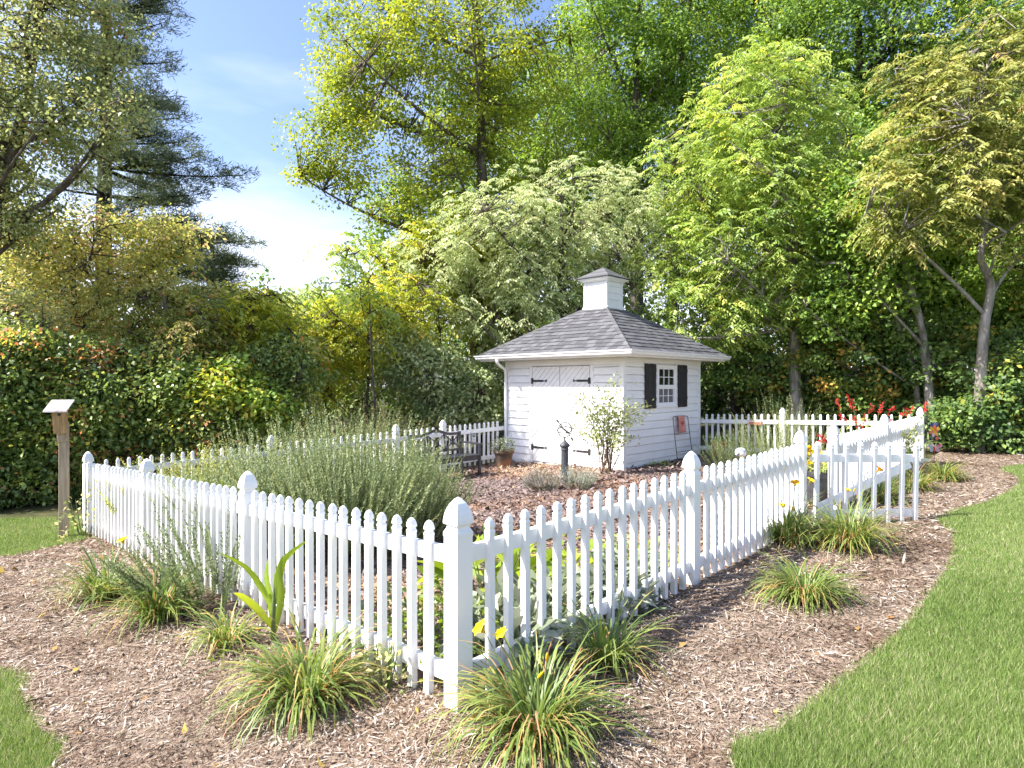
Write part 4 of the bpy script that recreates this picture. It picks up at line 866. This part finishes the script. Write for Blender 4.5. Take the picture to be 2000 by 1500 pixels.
# red plaque on the rear right rail, small notice on the rear left fence
rp = onRB(2.95); plz = gz(rp.x, rp.y)+.75; pp = rp-U*.045
pl = thing('red_plaque', 'small red plaque fixed to the rear right fence rail', 'plaque', (pp.x, pp.y, plz), TH+math.pi/2)
bevel(MB().box(-.14, .14, -.008, .008, -.05, .045).build('board', M['redsign'], pl), .006)
MB().box(-.125, .125, .0085, .011, .012, .034).build('pale_band', M['signwhite'], pl)
npt = onLB(6.04+.80)-V*.05; nz = gz(npt.x, npt.y)
nt_ = thing('garden_notice', 'small white stake sign with a dark square by the bench', 'sign', (npt.x, npt.y, nz), TH)
bevel(MB().box(-.055, .055, -.004, .004, .50, .74).build('panel', M['signwhite'], nt_)); MB().box(-.04, .04, -.007, -.0045, .645, .725).build('dark_square', M['signgreen'], nt_)
tri = MB(); tri.add([(-.012, -.008, .66), (.022, -.008, .685), (-.012, -.008, .71)], [(0, 1, 2)]); tri.build('pale_mark', M['signwhite'], nt_)
for i, z_ in enumerate((.62, .60, .58, .55, .53)): MB().box(-.04, .04-.012*(i % 2), -.0062, -.0045, z_, z_+.006).build('text_line', M['signgreen'] if i < 3 else M['redsign'], nt_)
MB().tube([(0, .006, -.05), (0, .006, .52)], .006, 5).build('stake', M['iron'], nt_)
# flower flag on a stand, butterfly ornament
fg = at(1824, 843, 11.2); fgz = gz(fg.x, fg.y)
flag = thing('garden_flag', 'garden flag printed with a big orange flower beside the far corner post', 'flag', (fg.x, fg.y, fgz), .12)
hz = fg.z-fgz
MB().tube([(-.14, 0, -.05), (-.14, 0, hz+.45), (-.12, 0, hz+.46), (-.12, 0, hz+.175), (.11, 0, hz+.165)], .006, 6).build('flag_stand', M['iron'], flag)
fv = []
for j in range(7):
    for i in range(5): fv.append((-.10+.2*i/4, .010*math.sin(i*1.4+j*.7), hz+.155-.31*j/6))
bl_ = MB().add(fv, [(j*5+i, j*5+i+1, (j+1)*5+i+1, (j+1)*5+i) for j in range(6) for i in range(4)]).build('flag_cloth', flat('flag_navy', (.05, .055, .12)), flag, smooth=True); md = bl_.modifiers.new('thick', 'SOLIDIFY'); md.thickness = .004
def disc(parent, name, cx, cz, rx, rz, y, col, ang=0):
    vs = [(cx+rx*math.cos(a)*math.cos(ang)-rz*math.sin(a)*math.sin(ang), y, cz+rx*math.cos(a)*math.sin(ang)+rz*math.sin(a)*math.cos(ang)) for a in np.linspace(0, 2*math.pi, 15)[:-1]]
    MB().add(vs, [tuple(range(14))]).build(name, col, parent)
oc = flat('flag_orange', (.70, .17, .05)); yc = flat('flag_yellow', (.80, .42, .05)); pc = flat('flag_pink', (.72, .45, .45)); gc = flat('flag_leaf', (.15, .22, .08))
for i in range(6): a = i*math.pi/3+.3; disc(flag, 'petal', -.015+.05*math.cos(a), hz+.01+.06*math.sin(a), .055, .032, -.016-.0012*i, (oc, oc, yc, oc, pc, yc)[i], a)
disc(flag, 'flower_centre', -.015, hz+.01, .02, .02, -.026, FL['gold'])
for (cx, cz_, a) in ((.05, -.10, .6), (-.06, -.11, 2.4)): disc(flag, 'leaf', cx, hz+cz_, .05, .018, -.017, gc, a)
disc(flag, 'petal', .06, hz+.06, .032, .032, -.024, yc); disc(flag, 'petal', .04, hz-.12, .035, .03, -.024, oc)
bf = at(1824, 877, 11.0); bfz = gz(bf.x, bf.y)
bfly = thing('butterfly_ornament', 'pink and grey metal butterfly ornament on the ground stake under the flag', 'ornament', (bf.x, bf.y, bfz), .2); hz = bf.z-bfz
MB().tube([(0, 0, -.05), (.01, 0, hz)], .005, 5).build('stake', M['iron'], bfly); wg = flat('ornament_grey', (.40, .44, .45), .35); wp = flat('ornament_pink', (.62, .34, .38), .35); wr_ = flat('ornament_red', (.60, .08, .06), .35)
for sgn, mt_, dx in ((-1, wg, -.1), (1, wp, .06)):
    w = MB(); pts = [(0, 0, hz), (sgn*.05, -.02, hz+.07), (sgn*.13, -.03, hz+.10), (sgn*.15, -.03, hz+.05), (sgn*.08, -.02, hz+.005), (sgn*.11, -.03, hz-.04), (sgn*.05, -.02, hz-.05)]
    w.add(pts+[(x, y+.004, z) for x, y, z in pts], [tuple(range(7)), tuple(range(13, 6, -1))]+[(i, 7+i, 7+(i+1) % 7, (i+1) % 7) for i in range(7)]); w.build('wing', mt_, bfly)
MB().tube([(.0, -.012, hz-.06), (.0, -.012, hz), (.0, -.012, hz+.05)], [.004, .011, .005], 6).build('body', wr_, bfly)
disc(bfly, 'wing_spot', .09, hz+.065, .03, .02, -.034, wr_, .4)

# ------------------------------------------------------------------ trees
def blob(px, py, Y, rx, ry, deep=.85):
    c = np.array(at(px, py, Y)); k = Y/FPX; return (c, np.array([rx*k, (rx+ry)/2*k*deep, ry*k]))
def tubes_np(paths, radii, n=5):
    """joined tapered tubes from many polylines of equal point count: paths (m,k,3)"""
    paths = np.asarray(paths); m_, k, _ = paths.shape; tan = np.gradient(paths, axis=1); tan = nrm(tan)
    ref = np.where(np.abs(tan[..., 2:3]) > .9, np.array([1., 0, 0]), np.array([0, 0, 1.])); a = nrm(np.cross(tan, ref)); b_ = np.cross(tan, a)
    q = np.arange(n)*2*math.pi/n; v = paths[:, :, None]+(a[:, :, None]*np.cos(q)[None, None, :, None]+b_[:, :, None]*np.sin(q)[None, None, :, None])*np.asarray(radii)[:, :, None, None]
    idx = np.arange(m_*k*n).reshape(m_, k, n); j2 = np.roll(idx, -1, axis=2)
    f = np.stack([idx[:, :-1], j2[:, :-1], j2[:, 1:], idx[:, 1:]], -1).reshape(-1, 4); return v.reshape(-1, 3), f
def bez(a, c, b_, k): t = np.linspace(0, 1, k)[:, None]; return a*(1-t)**2+2*c*t*(1-t)+b_*t*t
def crown_leaves(C, r, out, style, per, size, rng, tmu, tsd, cj):
    m_ = len(C); ct = rng.normal(0, cj, m_)
    if style in ('broad', 'small'):
        i = np.repeat(np.arange(m_), per); n = len(i); o = rvec(rng, n)*(rng.random(n)**.45)[:, None]*np.array([1, 1, .62]); P = C[i]+o*r[i][:, None]
        D = o*np.array([1, 1, .3])+rng.normal(0, .55, (n, 3))+np.array([0, 0, -.42]); N = np.array([0, 0, .35])+TS*.85+o*.45+rng.normal(0, .45, (n, 3))
        L = size*rng.uniform(.7, 1.25, n); W = L*rng.uniform(.55, .75, n); t = tmu+ct[i]+rng.normal(0, tsd, n); return leafmesh(P, D, N, L, W, t, .16)
    if style == 'compound':
        nr = max(2, per//12); i = np.repeat(np.arange(m_), nr); n = len(i); az = rng.uniform(0, 2*math.pi, n); d = np.column_stack([np.cos(az), np.sin(az), rng.uniform(-.1, .45, n)]); d = nrm(d+out[i]*.5)
        S0 = C[i]+rvec(rng, n)*(r[i]*.55)[:, None]; RL = size*rng.uniform(2.6, 4.0, n); K = 6; tt = (np.arange(K)+1)/K
        P = S0[:, None]+d[:, None]*(RL[:, None]*tt)[..., None]+np.array([0, 0, -1.])*(RL[:, None]*.55*tt**2)[..., None]
        tan = nrm(d[:, None]+np.array([0, 0, -1.])*(1.1*tt)[None, :, None]); sd_ = nrm(np.cross(tan, np.array([0, 0, 1.]))); Ps = []; Ds = []
        for sg in (-1, 1): Ps.append(P); Ds.append(sd_*sg*.8+tan*.55+np.array([0, 0, -.45]))
        P = np.concatenate(Ps, 1).reshape(-1, 3); D = np.concatenate(Ds, 1).reshape(-1, 3)+rng.normal(0, .15, (len(P), 3)); q = len(P); N = np.array([0, 0, .4])+TS*.85+rng.normal(0, .35, (q, 3))
        L = size*rng.uniform(.8, 1.2, q); W = L*rng.uniform(.28, .38, q); t = tmu+np.repeat(ct[i]+rng.normal(0, tsd, n), 2*K)+rng.normal(0, .05, q); return leafmesh(P, D, N, L, W, t, .15)
    if style == 'pine':
        i = np.repeat(np.arange(m_), per); n = len(i); o = rvec(rng, n)*(rng.random(n)**.5)[:, None]*np.array([1, 1, .35]); P = C[i]+o*r[i][:, None]
        D = rvec(rng, n)*np.array([1, 1, .7])+out[i]*.5+np.array([0, 0, .25]); L = size*rng.uniform(.8, 1.3, n); t = tmu+ct[i]+rng.normal(0, tsd, n)
        return leafmesh(P, D, rng.normal(size=(n, 3)), L, L*.11, t, .05, .5)
def tree(name, label, base, blobs, ncl, style, pal, bark, rad, seed, per=60, size=.12, cr=.6, tmu=.45, tsd=.12, cj=.14, top=None, lean=None, limbs=9, group=None, cat='tree', minr=.35, trunkpts=None, bare=.0):
    rng = np.random.default_rng(seed); bx_, by_ = base; bz_ = gz(bx_, by_)-.08; B = np.array([bx_, by_, bz_])
    o = thing(name, label, cat, tuple(B), 0, group)
    vol = np.array([np.prod(b_[1])**(2/3) for b_ in blobs]); w = rng.choice(len(blobs), ncl, p=vol/vol.sum())
    d = rvec(rng, ncl); rr_ = rng.uniform(minr, 1, ncl)**.6; cen = np.array([blobs[i][0] for i in w]); R_ = np.array([blobs[i][1] for i in w])
    wob = 1+.16*np.sin(d[:, 0]*5+seed)*np.cos(d[:, 2]*4+seed*1.7)
    C = cen+d*R_*(rr_*wob)[:, None]; C[:, 2] = np.maximum(C[:, 2], g(C[:, 0], C[:, 1])+.15)
    out = nrm(C-cen+np.array([0, 0, .001])); r = cr*rng.uniform(.65, 1.25, ncl)
    leafpart('crown', crown_leaves(C-B, r, out, style, per, size, rng, tmu, tsd, cj), LF[pal], o)
    # skeleton
    topz = top if top is not None else C[:, 2].max()-.8
    if trunkpts is None:
        tx, ty = (lean if lean else (C[:, 0].mean()*.35+bx_*.65, C[:, 1].mean()*.35+by_*.65)); k = 7; t = np.linspace(0, 1, k)
        tr = np.column_stack([bx_+(tx-bx_)*t+rng.normal(0, rad*.5, k)*(t > 0), by_+(ty-by_)*t+rng.normal(0, rad*.5, k)*(t > 0), bz_+(topz-bz_)*t])
    else: tr = np.array(smoothline(trunkpts, 4))
    k = len(tr); tr_r = rad*(1-.78*np.linspace(0, 1, k)**.9); tr_r[0] *= 1.35
    P_ = []; v0, f0 = tubes_np((tr-B)[None], tr_r[None], 9); P_.append((v0, f0, np.zeros(len(v0))))
    li = [int(rng.integers(ncl))]
    for _ in range(min(limbs, ncl)-1):
        dm = np.min(np.linalg.norm(C[:, None]-C[li][None], axis=2), axis=1); li.append(int(dm.argmax()))
    paths = []; rads = []; samples = [tr[k//3:]]
    for i in li:
        T_ = C[i]; h = np.linalg.norm((T_-B)[:2]); zst = np.clip(T_[2]-.55*h-rng.uniform(.2, .8), bz_+(.36 if topz > 7 else .22)*(topz-bz_), topz*.95); j = int(np.argmin(np.abs(tr[:, 2]-zst))); a = tr[j]
        c = a*.45+T_*.55+np.array([0, 0, -.12*h+rng.uniform(0, .5)])+rng.normal(0, .25, 3); p = bez(a, c, T_, 8); paths.append(p); r0 = min(tr_r[j]*.5, .02+.015*np.linalg.norm(T_-a)); rads.append(np.linspace(r0, .012, 8)); samples.append(p[2:])
    v1, f1 = tubes_np(np.array(paths)-B, np.array(rads), 6); P_.append((v1, f1, np.zeros(len(v1))))
    SP = np.concatenate(samples); dist = np.linalg.norm(C[:, None]-SP[None], axis=2); j = dist.argmin(1); a = SP[j]; c = (a+C)/2+rng.normal(0, .12, (ncl, 3))
    tw = np.stack([a, c, C], 1); v2, f2 = tubes_np(tw-B, np.tile(np.array([.022, .014, .006])[None]*(1 if cr > .3 else .5), (ncl, 1)), 3); P_.append((v2, f2, np.zeros(len(v2))))
    v, f, t = join(P_); link('trunk', npmesh('trunk', v, f, None, M[bark], True), o); return o
def gb_(px, Y): return ((px-1000)/FPX*Y, Y)
# right to left along the wood
BG = 'trees of the wood behind the garden'
tree('deciduous_tree', 'tall yellow green tree whose branches reach into the open sky', gb_(950, 19.5), [blob(780, 240, 19, 190, 190), blob(900, 110, 19.5, 210, 170), blob(690, 130, 19, 95, 150), blob(630, 300, 18.5, 70, 90), blob(820, 430, 18.5, 120, 120), blob(1010, 240, 20, 150, 190), blob(880, 560, 19, 150, 90), blob(880, -120, 20, 250, 150)], 760, 'small', 'yellowgreen', 'bark', .26, 101, 96, .112, .62, .30, limbs=18, group=BG, minr=.25)
tree('deciduous_tree', 'tall fresh green tree standing behind the cupola', gb_(1262, 25), [blob(1190, 150, 25, 150, 190), blob(1270, 20, 25, 170, 160), blob(1160, 330, 25, 150, 130), blob(1290, 330, 25, 130, 120)], 400, 'broad', 'green', 'bark', .36, 102, 100, .155, .85, .42, limbs=13, group=BG)
tree('deciduous_tree', 'tall fresh green tree right of the cupola, its trunk beside another', gb_(1310, 27), [blob(1390, 90, 27, 150, 170), blob(1330, 260, 27, 150, 130), blob(1480, 30, 27, 130, 120)], 320, 'broad', 'green', 'bark', .36, 103, 100, .155, .85, .5, limbs=10, group=BG)
tree('willow_leaved_tree', 'pale silvery tree with drooping leaves above the shed roof', gb_(1120, 16.8), [blob(1110, 420, 16.5, 180, 110), blob(980, 470, 16.3, 140, 110), blob(1230, 440, 16.8, 130, 110), blob(1000, 600, 16.5, 130, 90), blob(850, 500, 16.5, 90, 80), blob(1100, 550, 17, 140, 80)], 560, 'compound', 'silver', 'bark', .2, 104, 84, .115, .55, .5, limbs=14, group=BG)
tree('walnut_tree', 'light green walnut with hanging compound leaves and a pale straight trunk', gb_(1563, 15.6), [blob(1490, 200, 15.5, 120, 110), blob(1400, 320, 15.5, 130, 110), blob(1510, 360, 15.2, 140, 120), blob(1440, 480, 15.4, 140, 110), blob(1560, 260, 15.6, 100, 110), blob(1380, 600, 15.6, 110, 90), blob(1520, 560, 15.4, 110, 70), blob(1330, 500, 15.8, 80, 80)], 640, 'compound', 'walnut', 'palebark', .17, 105, 84, .125, .55, .48, limbs=16, group=BG, lean=(6.9, 15.6))
tree('deciduous_tree', 'large green tree filling the top right of the wood', gb_(1655, 21), [blob(1720, 80, 20.5, 200, 130), blob(1600, 40, 21, 120, 120), blob(1880, 60, 20, 170, 130), blob(1640, 290, 21, 110, 90), blob(1750, -110, 21, 260, 120), blob(1760, 250, 20.5, 120, 110), blob(1960, 100, 19.5, 120, 120)], 620, 'small', 'green', 'darkbark', .28, 106, 90, .13, .7, .4, limbs=14, group=BG)
tree('forked_tree', 'pale barked tree with a forked trunk and tan tinged leaves', gb_(1912, 12.8), [blob(1850, 300, 12.6, 150, 100), blob(1960, 180, 12.8, 150, 150), blob(1790, 400, 12.4, 110, 70), blob(1990, 400, 12.6, 120, 100), blob(2080, 300, 13, 120, 160), blob(1830, 190, 12.8, 110, 90)], 400, 'compound', 'tan', 'palebark', .125, 107, 84, .125, .5, .34, limbs=12, group=BG, trunkpts=[tuple(at(1908, 900, 12.8)), tuple(at(1915, 760, 12.8)), tuple(at(1922, 640, 12.8)), tuple(at(1935, 560, 12.8)), tuple(at(1915, 500, 12.8)), tuple(at(1925, 420, 12.8)), tuple(at(1905, 260, 12.8)), tuple(at(1930, 120, 12.8))])
tree('leaning_tree', 'slender tree whose trunk leans left across the dark wood', gb_(1825, 14.2), [blob(1720, 440, 14, 110, 80), blob(1660, 400, 14.2, 90, 70), blob(1750, 560, 14, 90, 60)], 120, 'small', 'green', 'palebark', .12, 108, 60, .12, .5, .5, limbs=7, group=BG, trunkpts=[tuple(at(1822, 880, 14.2)), tuple(at(1812, 740, 14.2)), tuple(at(1795, 620, 14.1)), tuple(at(1765, 520, 14)), tuple(at(1738, 440, 14)), tuple(at(1725, 380, 14))])
tree('leaning_tree', 'thinner leaning sapling left of the slender leaning tree', gb_(1800, 14.6), [blob(1690, 540, 14.5, 90, 60), blob(1640, 600, 14.6, 80, 60)], 70, 'small', 'green', 'palebark', .075, 109, 60, .12, .45, .4, limbs=5, group=BG, trunkpts=[tuple(at(1800, 880, 14.6)), tuple(at(1785, 720, 14.6)), tuple(at(1755, 640, 14.5)), tuple(at(1725, 560, 14.5)), tuple(at(1700, 500, 14.5))])
for i, (px_, Y_, rad_, lb, bl) in enumerate((
    (1448, 18.5, .24, 'dark thick trunked tree just right of the shed', [(1440, 560, 110, 80), (1500, 420, 100, 90), (1400, 640, 80, 50)]),
    (1732, 17.5, .20, 'dark trunked tree behind the red sage', [(1700, 560, 110, 80), (1780, 480, 110, 80), (1690, 660, 80, 50)]),
    (862, 17.5, .17, 'tree with a broken grey trunk left of the shed', [(800, 520, 90, 60), (880, 470, 80, 70), (800, 640, 90, 60)]),
    (943, 18.0, .17, 'tree with a bent dark limb just left of the shed roof', [(960, 600, 90, 70), (900, 520, 80, 60), (1000, 680, 70, 40)]))):
    tree('wood_tree', lb, gb_(px_, Y_), [blob(a, b_, Y_+.3, c, d_) for a, b_, c, d_ in bl], 130, 'small', 'dark' if i < 2 else 'yellowgreen', 'darkbark' if i != 2 else 'bark', rad_, 120+i, 62, .13, .55, .5, limbs=6, group=BG)
tree('wood_tree', 'sunlit green tree between the walnut and the forked tree', gb_(1700, 16.6), [blob(1660, 500, 16.4, 90, 80), blob(1720, 340, 16.6, 100, 100), blob(1650, 380, 16.8, 80, 90), blob(1790, 300, 16.8, 90, 80), blob(1830, 520, 16.2, 90, 70)], 330, 'small', 'green', 'darkbark', .13, 130, 76, .115, .5, .52, limbs=9, group=BG)
tree('wood_tree', 'sunlit leafy tree at the right edge behind the forked trunk', gb_(2040, 15.2), [blob(1960, 560, 15, 110, 80), blob(2060, 460, 15.2, 110, 110), blob(2000, 300, 15.4, 110, 120), blob(1900, 620, 15, 80, 60)], 280, 'small', 'green', 'darkbark', .13, 131, 76, .115, .5, .45, limbs=9, group=BG)
# understorey shrubs at the wood's edge
SHB = 'shrubs along the edge of the wood'
for i, (lb, px_, Y_, pal, sty, bl, n_, tm) in enumerate((
    ('dark green thicket right of the shed', 1470, 16.5, 'dark', 'small', [(1450, 720, 90, 60), (1520, 760, 80, 50)], 110, .5),
    ('green thicket with orange leaves behind the red sage', 1650, 15.5, 'dark', 'small', [(1640, 690, 110, 100), (1700, 780, 110, 60)], 190, .58),
    ('bright undergrowth between the pale trunk and the leaning trees', 1620, 16.5, 'green', 'small', [(1620, 600, 90, 90), (1600, 780, 90, 50)], 130, .5),
    ('dark thicket below the leaning trees', 1790, 15.2, 'dark', 'small', [(1790, 700, 120, 90), (1830, 810, 120, 50)], 190, .5),
    ('leafy bank at the end of the mulch path', 1930, 12.9, 'dark', 'small', [(1870, 820, 60, 40), (1935, 770, 55, 65), (2010, 740, 55, 90), (1960, 850, 120, 30), (2070, 800, 70, 60)], 170, .38),
    ('yellow flecked thicket on the far right', 2080, 14.5, 'dark', 'small', [(2080, 650, 130, 160), (2150, 780, 140, 90)], 220, .58),
    ('dense dark growth behind the forked tree', 1960, 17, 'dark', 'small', [(1930, 560, 140, 100), (1860, 500, 120, 80)], 190, .5),
    ('low brush directly behind the shed', 1000, 17, 'silver', 'small', [(960, 740, 80, 70), (1050, 700, 100, 60)], 100, .3),
    ('pale green shrub behind the bench', 860, 15.6, 'silver', 'small', [(850, 740, 90, 60), (900, 800, 90, 40), (800, 700, 70, 60)], 190, .42),
    ('yellow green feathery shrub left of the broken trunk', 720, 15.8, 'yellowgreen', 'compound', [(720, 660, 110, 90), (640, 690, 80, 90), (780, 600, 90, 80)], 230, .5),
    ('yellow green feathery shrub at the left end of the clearing', 640, 16.5, 'yellowgreen', 'compound', [(640, 640, 70, 70), (600, 740, 60, 80)], 120, .55),
    ('mixed shrub with golden leaves above the rosemary', 480, 14.8, 'autumn', 'broad', [(470, 660, 80, 90), (520, 620, 70, 60)], 110, .25),
    ('green shrub with large leaves left of the golden one', 390, 14.2, 'vine', 'broad', [(380, 650, 90, 80), (440, 760, 90, 70)], 140, .62),
    ('dark vine covered hedge behind the far left fence', 300, 12.0, 'vine', 'broad', [(300, 800, 120, 80), (400, 840, 100, 60), (220, 860, 90, 80), (340, 730, 60, 50), (250, 730, 50, 50)], 260, .48),
    ('dark vine covered hedge behind the birdhouse', 110, 11.4, 'vine', 'broad', [(110, 850, 110, 90), (60, 940, 120, 80), (180, 780, 80, 60), (90, 740, 60, 60), (150, 700, 40, 40)], 280, .48),
    ('dark hedge at the left edge of the picture', -60, 11.0, 'vine', 'broad', [(-40, 800, 130, 140), (-60, 950, 130, 80), (10, 700, 100, 80)], 260, .45),
    ('airy pale green sapling in front of the hedge', 330, 12.6, 'tan', 'compound', [(330, 690, 70, 60), (280, 620, 50, 50), (390, 640, 50, 50)], 90, .3),
    ('airy yellow green sapling below the smaller pine', 440, 13.4, 'yellowgreen', 'compound', [(440, 640, 60, 60), (500, 590, 50, 45), (540, 660, 60, 60)], 110, .5),
    ('loose bush with soft orange leaves left of the hedge centre', 180, 12.4, 'autumn', 'small', [(180, 720, 80, 60), (90, 690, 60, 60), (240, 770, 60, 50)], 120, .5),
    ('loose green bush with yellow leaves over the far left fence', 420, 12.2, 'green', 'small', [(430, 760, 80, 60), (500, 800, 70, 40), (350, 800, 60, 50)], 130, .62),
    ('vine covered hedge behind the rosemary', 530, 13.0, 'vine', 'broad', [(520, 790, 90, 60), (560, 720, 60, 60), (470, 830, 80, 40)], 160, .45),
    )):
    tree('woodland_shrub', lb, gb_(px_, Y_), [blob(a, b_, Y_, c, d_) for a, b_, c, d_ in bl], n_, sty, pal, 'bark', .05, 140+i, (84 if pal != 'vine' else 74) if sty != 'compound' else 72, (.105 if pal != 'vine' else .092) if sty != 'compound' else .11, .42 if pal != 'vine' else .5, tm, cj=.2 if pal != 'vine' else .28, limbs=6, group=SHB, cat='shrub', minr=.35)
# dry weeds behind the left garden
for i, (px_, Y_, lb) in enumerate(((690, 12.6, 'tall brownish dry weeds behind the rosemary'), (770, 13.2, 'tall brownish dry weeds left of the bench'), (610, 12.6, 'tall dry weeds behind the broad rosemary bush'))):
    x, y = gb_(px_, Y_); rosemary('dry_weeds', lb, 'weeds', (x, y), .8, 1.5, 75, 160+i, mat='weed', per=44, nl=.10, nw=.020, tint=.35)
# left side
tree('autumn_tree', 'tree in yellow and pink autumn colour on the left', gb_(130, 14), [blob(230, 480, 14, 150, 80), blob(140, 590, 13.8, 150, 90), blob(310, 470, 14.2, 90, 50), blob(320, 590, 14, 90, 70), blob(60, 480, 14, 100, 90), blob(230, 680, 13.6, 110, 60)], 330, 'small', 'autumn', 'bark', .15, 170, 60, .095, .55, .40, limbs=14, group=BG, minr=.2)
tree('russet_tree', 'olive and russet tree overhanging the top left corner', gb_(-90, 12), [blob(60, 150, 12, 150, 150), blob(170, 250, 11.8, 130, 110), blob(10, 400, 12, 110, 110), blob(180, 70, 12, 90, 110), blob(-90, 250, 12, 150, 250), blob(40, -60, 12, 190, 110), blob(30, 620, 11.6, 90, 70)], 520, 'small', 'russet', 'bark', .2, 171, 70, .08, .5, .45, limbs=20, group=BG, minr=.2, trunkpts=[tuple(at(-95, 960, 12)), tuple(at(-70, 700, 12)), tuple(at(-30, 480, 12)), tuple(at(10, 340, 12)), tuple(at(40, 240, 12)), tuple(at(70, 80, 12)), tuple(at(80, -60, 12))])
def pine(label, px, Y, ztop, levels, rad, seed, spreads, n0=15, size=.22, cr=.5):
    rng = np.random.default_rng(seed); bx_, by_ = gb_(px, Y); bz_ = gz(bx_, by_)-.1; B = np.array([bx_, by_, bz_]); o = thing('pine_tree', label, 'tree', tuple(B), 0, BG)
    paths = []; rads = []; C = []; out = []
    for (z, R_, azs) in spreads:
        for az in azs:
            L = R_*rng.uniform(.75, 1.1); d = np.array([math.cos(az), math.sin(az), 0]); a = np.array([bx_, by_, z]); b_ = a+d*L+np.array([0, 0, rng.uniform(-.05, .16)*L]); p = bez(a, (a+b_)/2+np.array([0, 0, -.06*L]), b_, 6); paths.append(p); rads.append(np.linspace(.055, .015, 6))
            for q in np.linspace(.35, 1, max(3, int(L*2.4))):
                c = bez(a, (a+b_)/2+np.array([0, 0, -.06*L]), b_, 21)[int(q*20)]
                for s_ in range(3):
                    sdv = np.array([-d[1], d[0], 0])*rng.normal(0, .30*L*(1.15-q)+.12); C.append(c+sdv+np.array([0, 0, rng.normal(.08, .1)])+d*rng.normal(0, .2)); out.append(d)
    C = np.array(C); out = np.array(out); r = cr*rng.uniform(.6, 1.2, len(C))
    leafpart('crown', crown_leaves(C-B, r, out, 'pine', 60, size, rng, .45, .18, .15), LF['pine'], o)
    k = 6; tr = np.column_stack([bx_+rng.normal(0, .05, k), np.full(k, by_), np.linspace(bz_, ztop, k)]); v, f = tubes_np((tr-B)[None], (rad*(1-.75*np.linspace(0, 1, k)))[None], 9); P_ = [(v, f, np.zeros(len(v)))]
    v, f = tubes_np(np.array(paths)-B, np.array(rads), 5); P_.append((v, f, np.zeros(len(v)))); v, f, t = join(P_); link('trunk', npmesh('trunk', v, f, None, M['darkbark'], True), o); return o
rp_ = random.Random(5)
sp = []
for i in range(15):
    z = 4.5+i*.95; R_ = 3.4-.06*i if z < 9.5 else 2.6-.03*i
    sp.append((z, R_, [rp_.uniform(-.5, .4)]+[rp_.uniform(0, 6.28) for _ in range(4)]))
sp.append((9.3, 4.6, [.05, -.25]))
pine('tall dark pine with tiered branches against the sky', 205, 22, 19.5, 15, .36, 180, sp)
sp2 = [(2.5+i*.85, rp_.uniform(1.8, 2.9)-.16*i, [rp_.uniform(0, 6.28) for _ in range(6)]) for i in range(8)]
pine('smaller dark pine behind the autumn tree', 415, 30, 9.2, 9, .25, 181, sp2, size=.3, cr=.7)
tree('ailanthus_sapling', 'sapling with long feathery leaves standing against the pale sky', gb_(735, 14.6), [blob(690, 500, 14.6, 45, 25), blob(680, 560, 14.6, 60, 25), blob(735, 590, 14.6, 50, 30)], 26, 'compound', 'walnut', 'bark', .045, 182, 72, .15, .4, .42, limbs=5, group=BG)
# far trees
FB = 'far trees filling the back of the wood'
far = [(520, 46, 70, 545, 'green', 'hazy far tree left of the sky gap bottom'), (600, 44, 80, 560, 'silver', 'hazy far tree under the sky gap'), (450, 40, 80, 600, 'silver', 'far tree below the smaller pine'), (680, 36, 80, 570, 'green', 'far tree behind the sapling'),
       (800, 30, 150, 330, 'green', 'far tree behind the tall yellow green tree'), (980, 32, 160, 90, 'dark', 'far tree behind the pale drooping tree'), (1130, 34, 160, 30, 'dark', 'far tree behind the cupola'), (1400, 33, 170, 20, 'dark', 'far tree behind the walnut'), (1560, 30, 160, 60, 'dark', 'far tree behind the pale straight trunk'),
       (1700, 28, 160, 120, 'dark', 'far tree behind the leaning trees'), (1850, 27, 160, 60, 'dark', 'far tree behind the forked tree'), (2020, 26, 160, 40, 'dark', 'far tree at the right edge'), (2220, 24, 180, 200, 'green', 'far tree beyond the right edge'), (330, 30, 110, 640, 'green', 'far tree behind the autumn tree'), (150, 28, 130, 560, 'vine', 'far tree behind the hedge and birdhouse'), (-80, 26, 180, 350, 'vine', 'far tree beyond the left edge'), (-330, 22, 220, 250, 'vine', 'far tree well beyond the left edge')]
for i, (px_, Y_, rx, ty, pal, lb) in enumerate(far):
    mid = (ty+760)/2; ry = (760-ty)/2
    tree('background_tree', lb, gb_(px_, Y_), [blob(px_, mid-ry*.35, Y_, rx*.85, ry*.65), blob(px_+rx*.25, mid+ry*.35, Y_, rx, ry*.6)], 150 if ty > 200 else 330, 'broad', 'green' if ty < 150 else pal, 'darkbark', .25, 190+i, 46, .0075*Y_+.03, .030*Y_, .42, limbs=7, group=FB, minr=.2)

BR = 'low brush deep in the wood'
where = ['well beyond the left edge', 'behind the hedge at the left edge', 'behind the birdhouse hedge', 'under the autumn tree', 'under the smaller pine', 'below the open sky', 'behind the feathery shrubs', 'behind the broken grey trunk', 'behind the left shed corner', 'behind the shed window', 'behind the thick dark trunk', 'behind the pale walnut trunk', 'behind the leaning trees', 'behind the forked tree', 'beyond the right edge']
for i, px_ in enumerate(range(-300, 2300, 185)):
    Y_ = 20.5+(i*37 % 5)*.8
    tree('low_brush', 'low brush deep in the wood '+where[i], gb_(px_, Y_), [blob(px_, 770, Y_, 125, 62), blob(px_+50, 690-20*(i % 3), Y_, 85, 60)], 120, 'broad', ('dark', 'green', 'vine')[i % 3], 'darkbark', .05, 230+i, 50, .17, .6, .5, limbs=5, group=BR, cat='shrub', minr=.05)
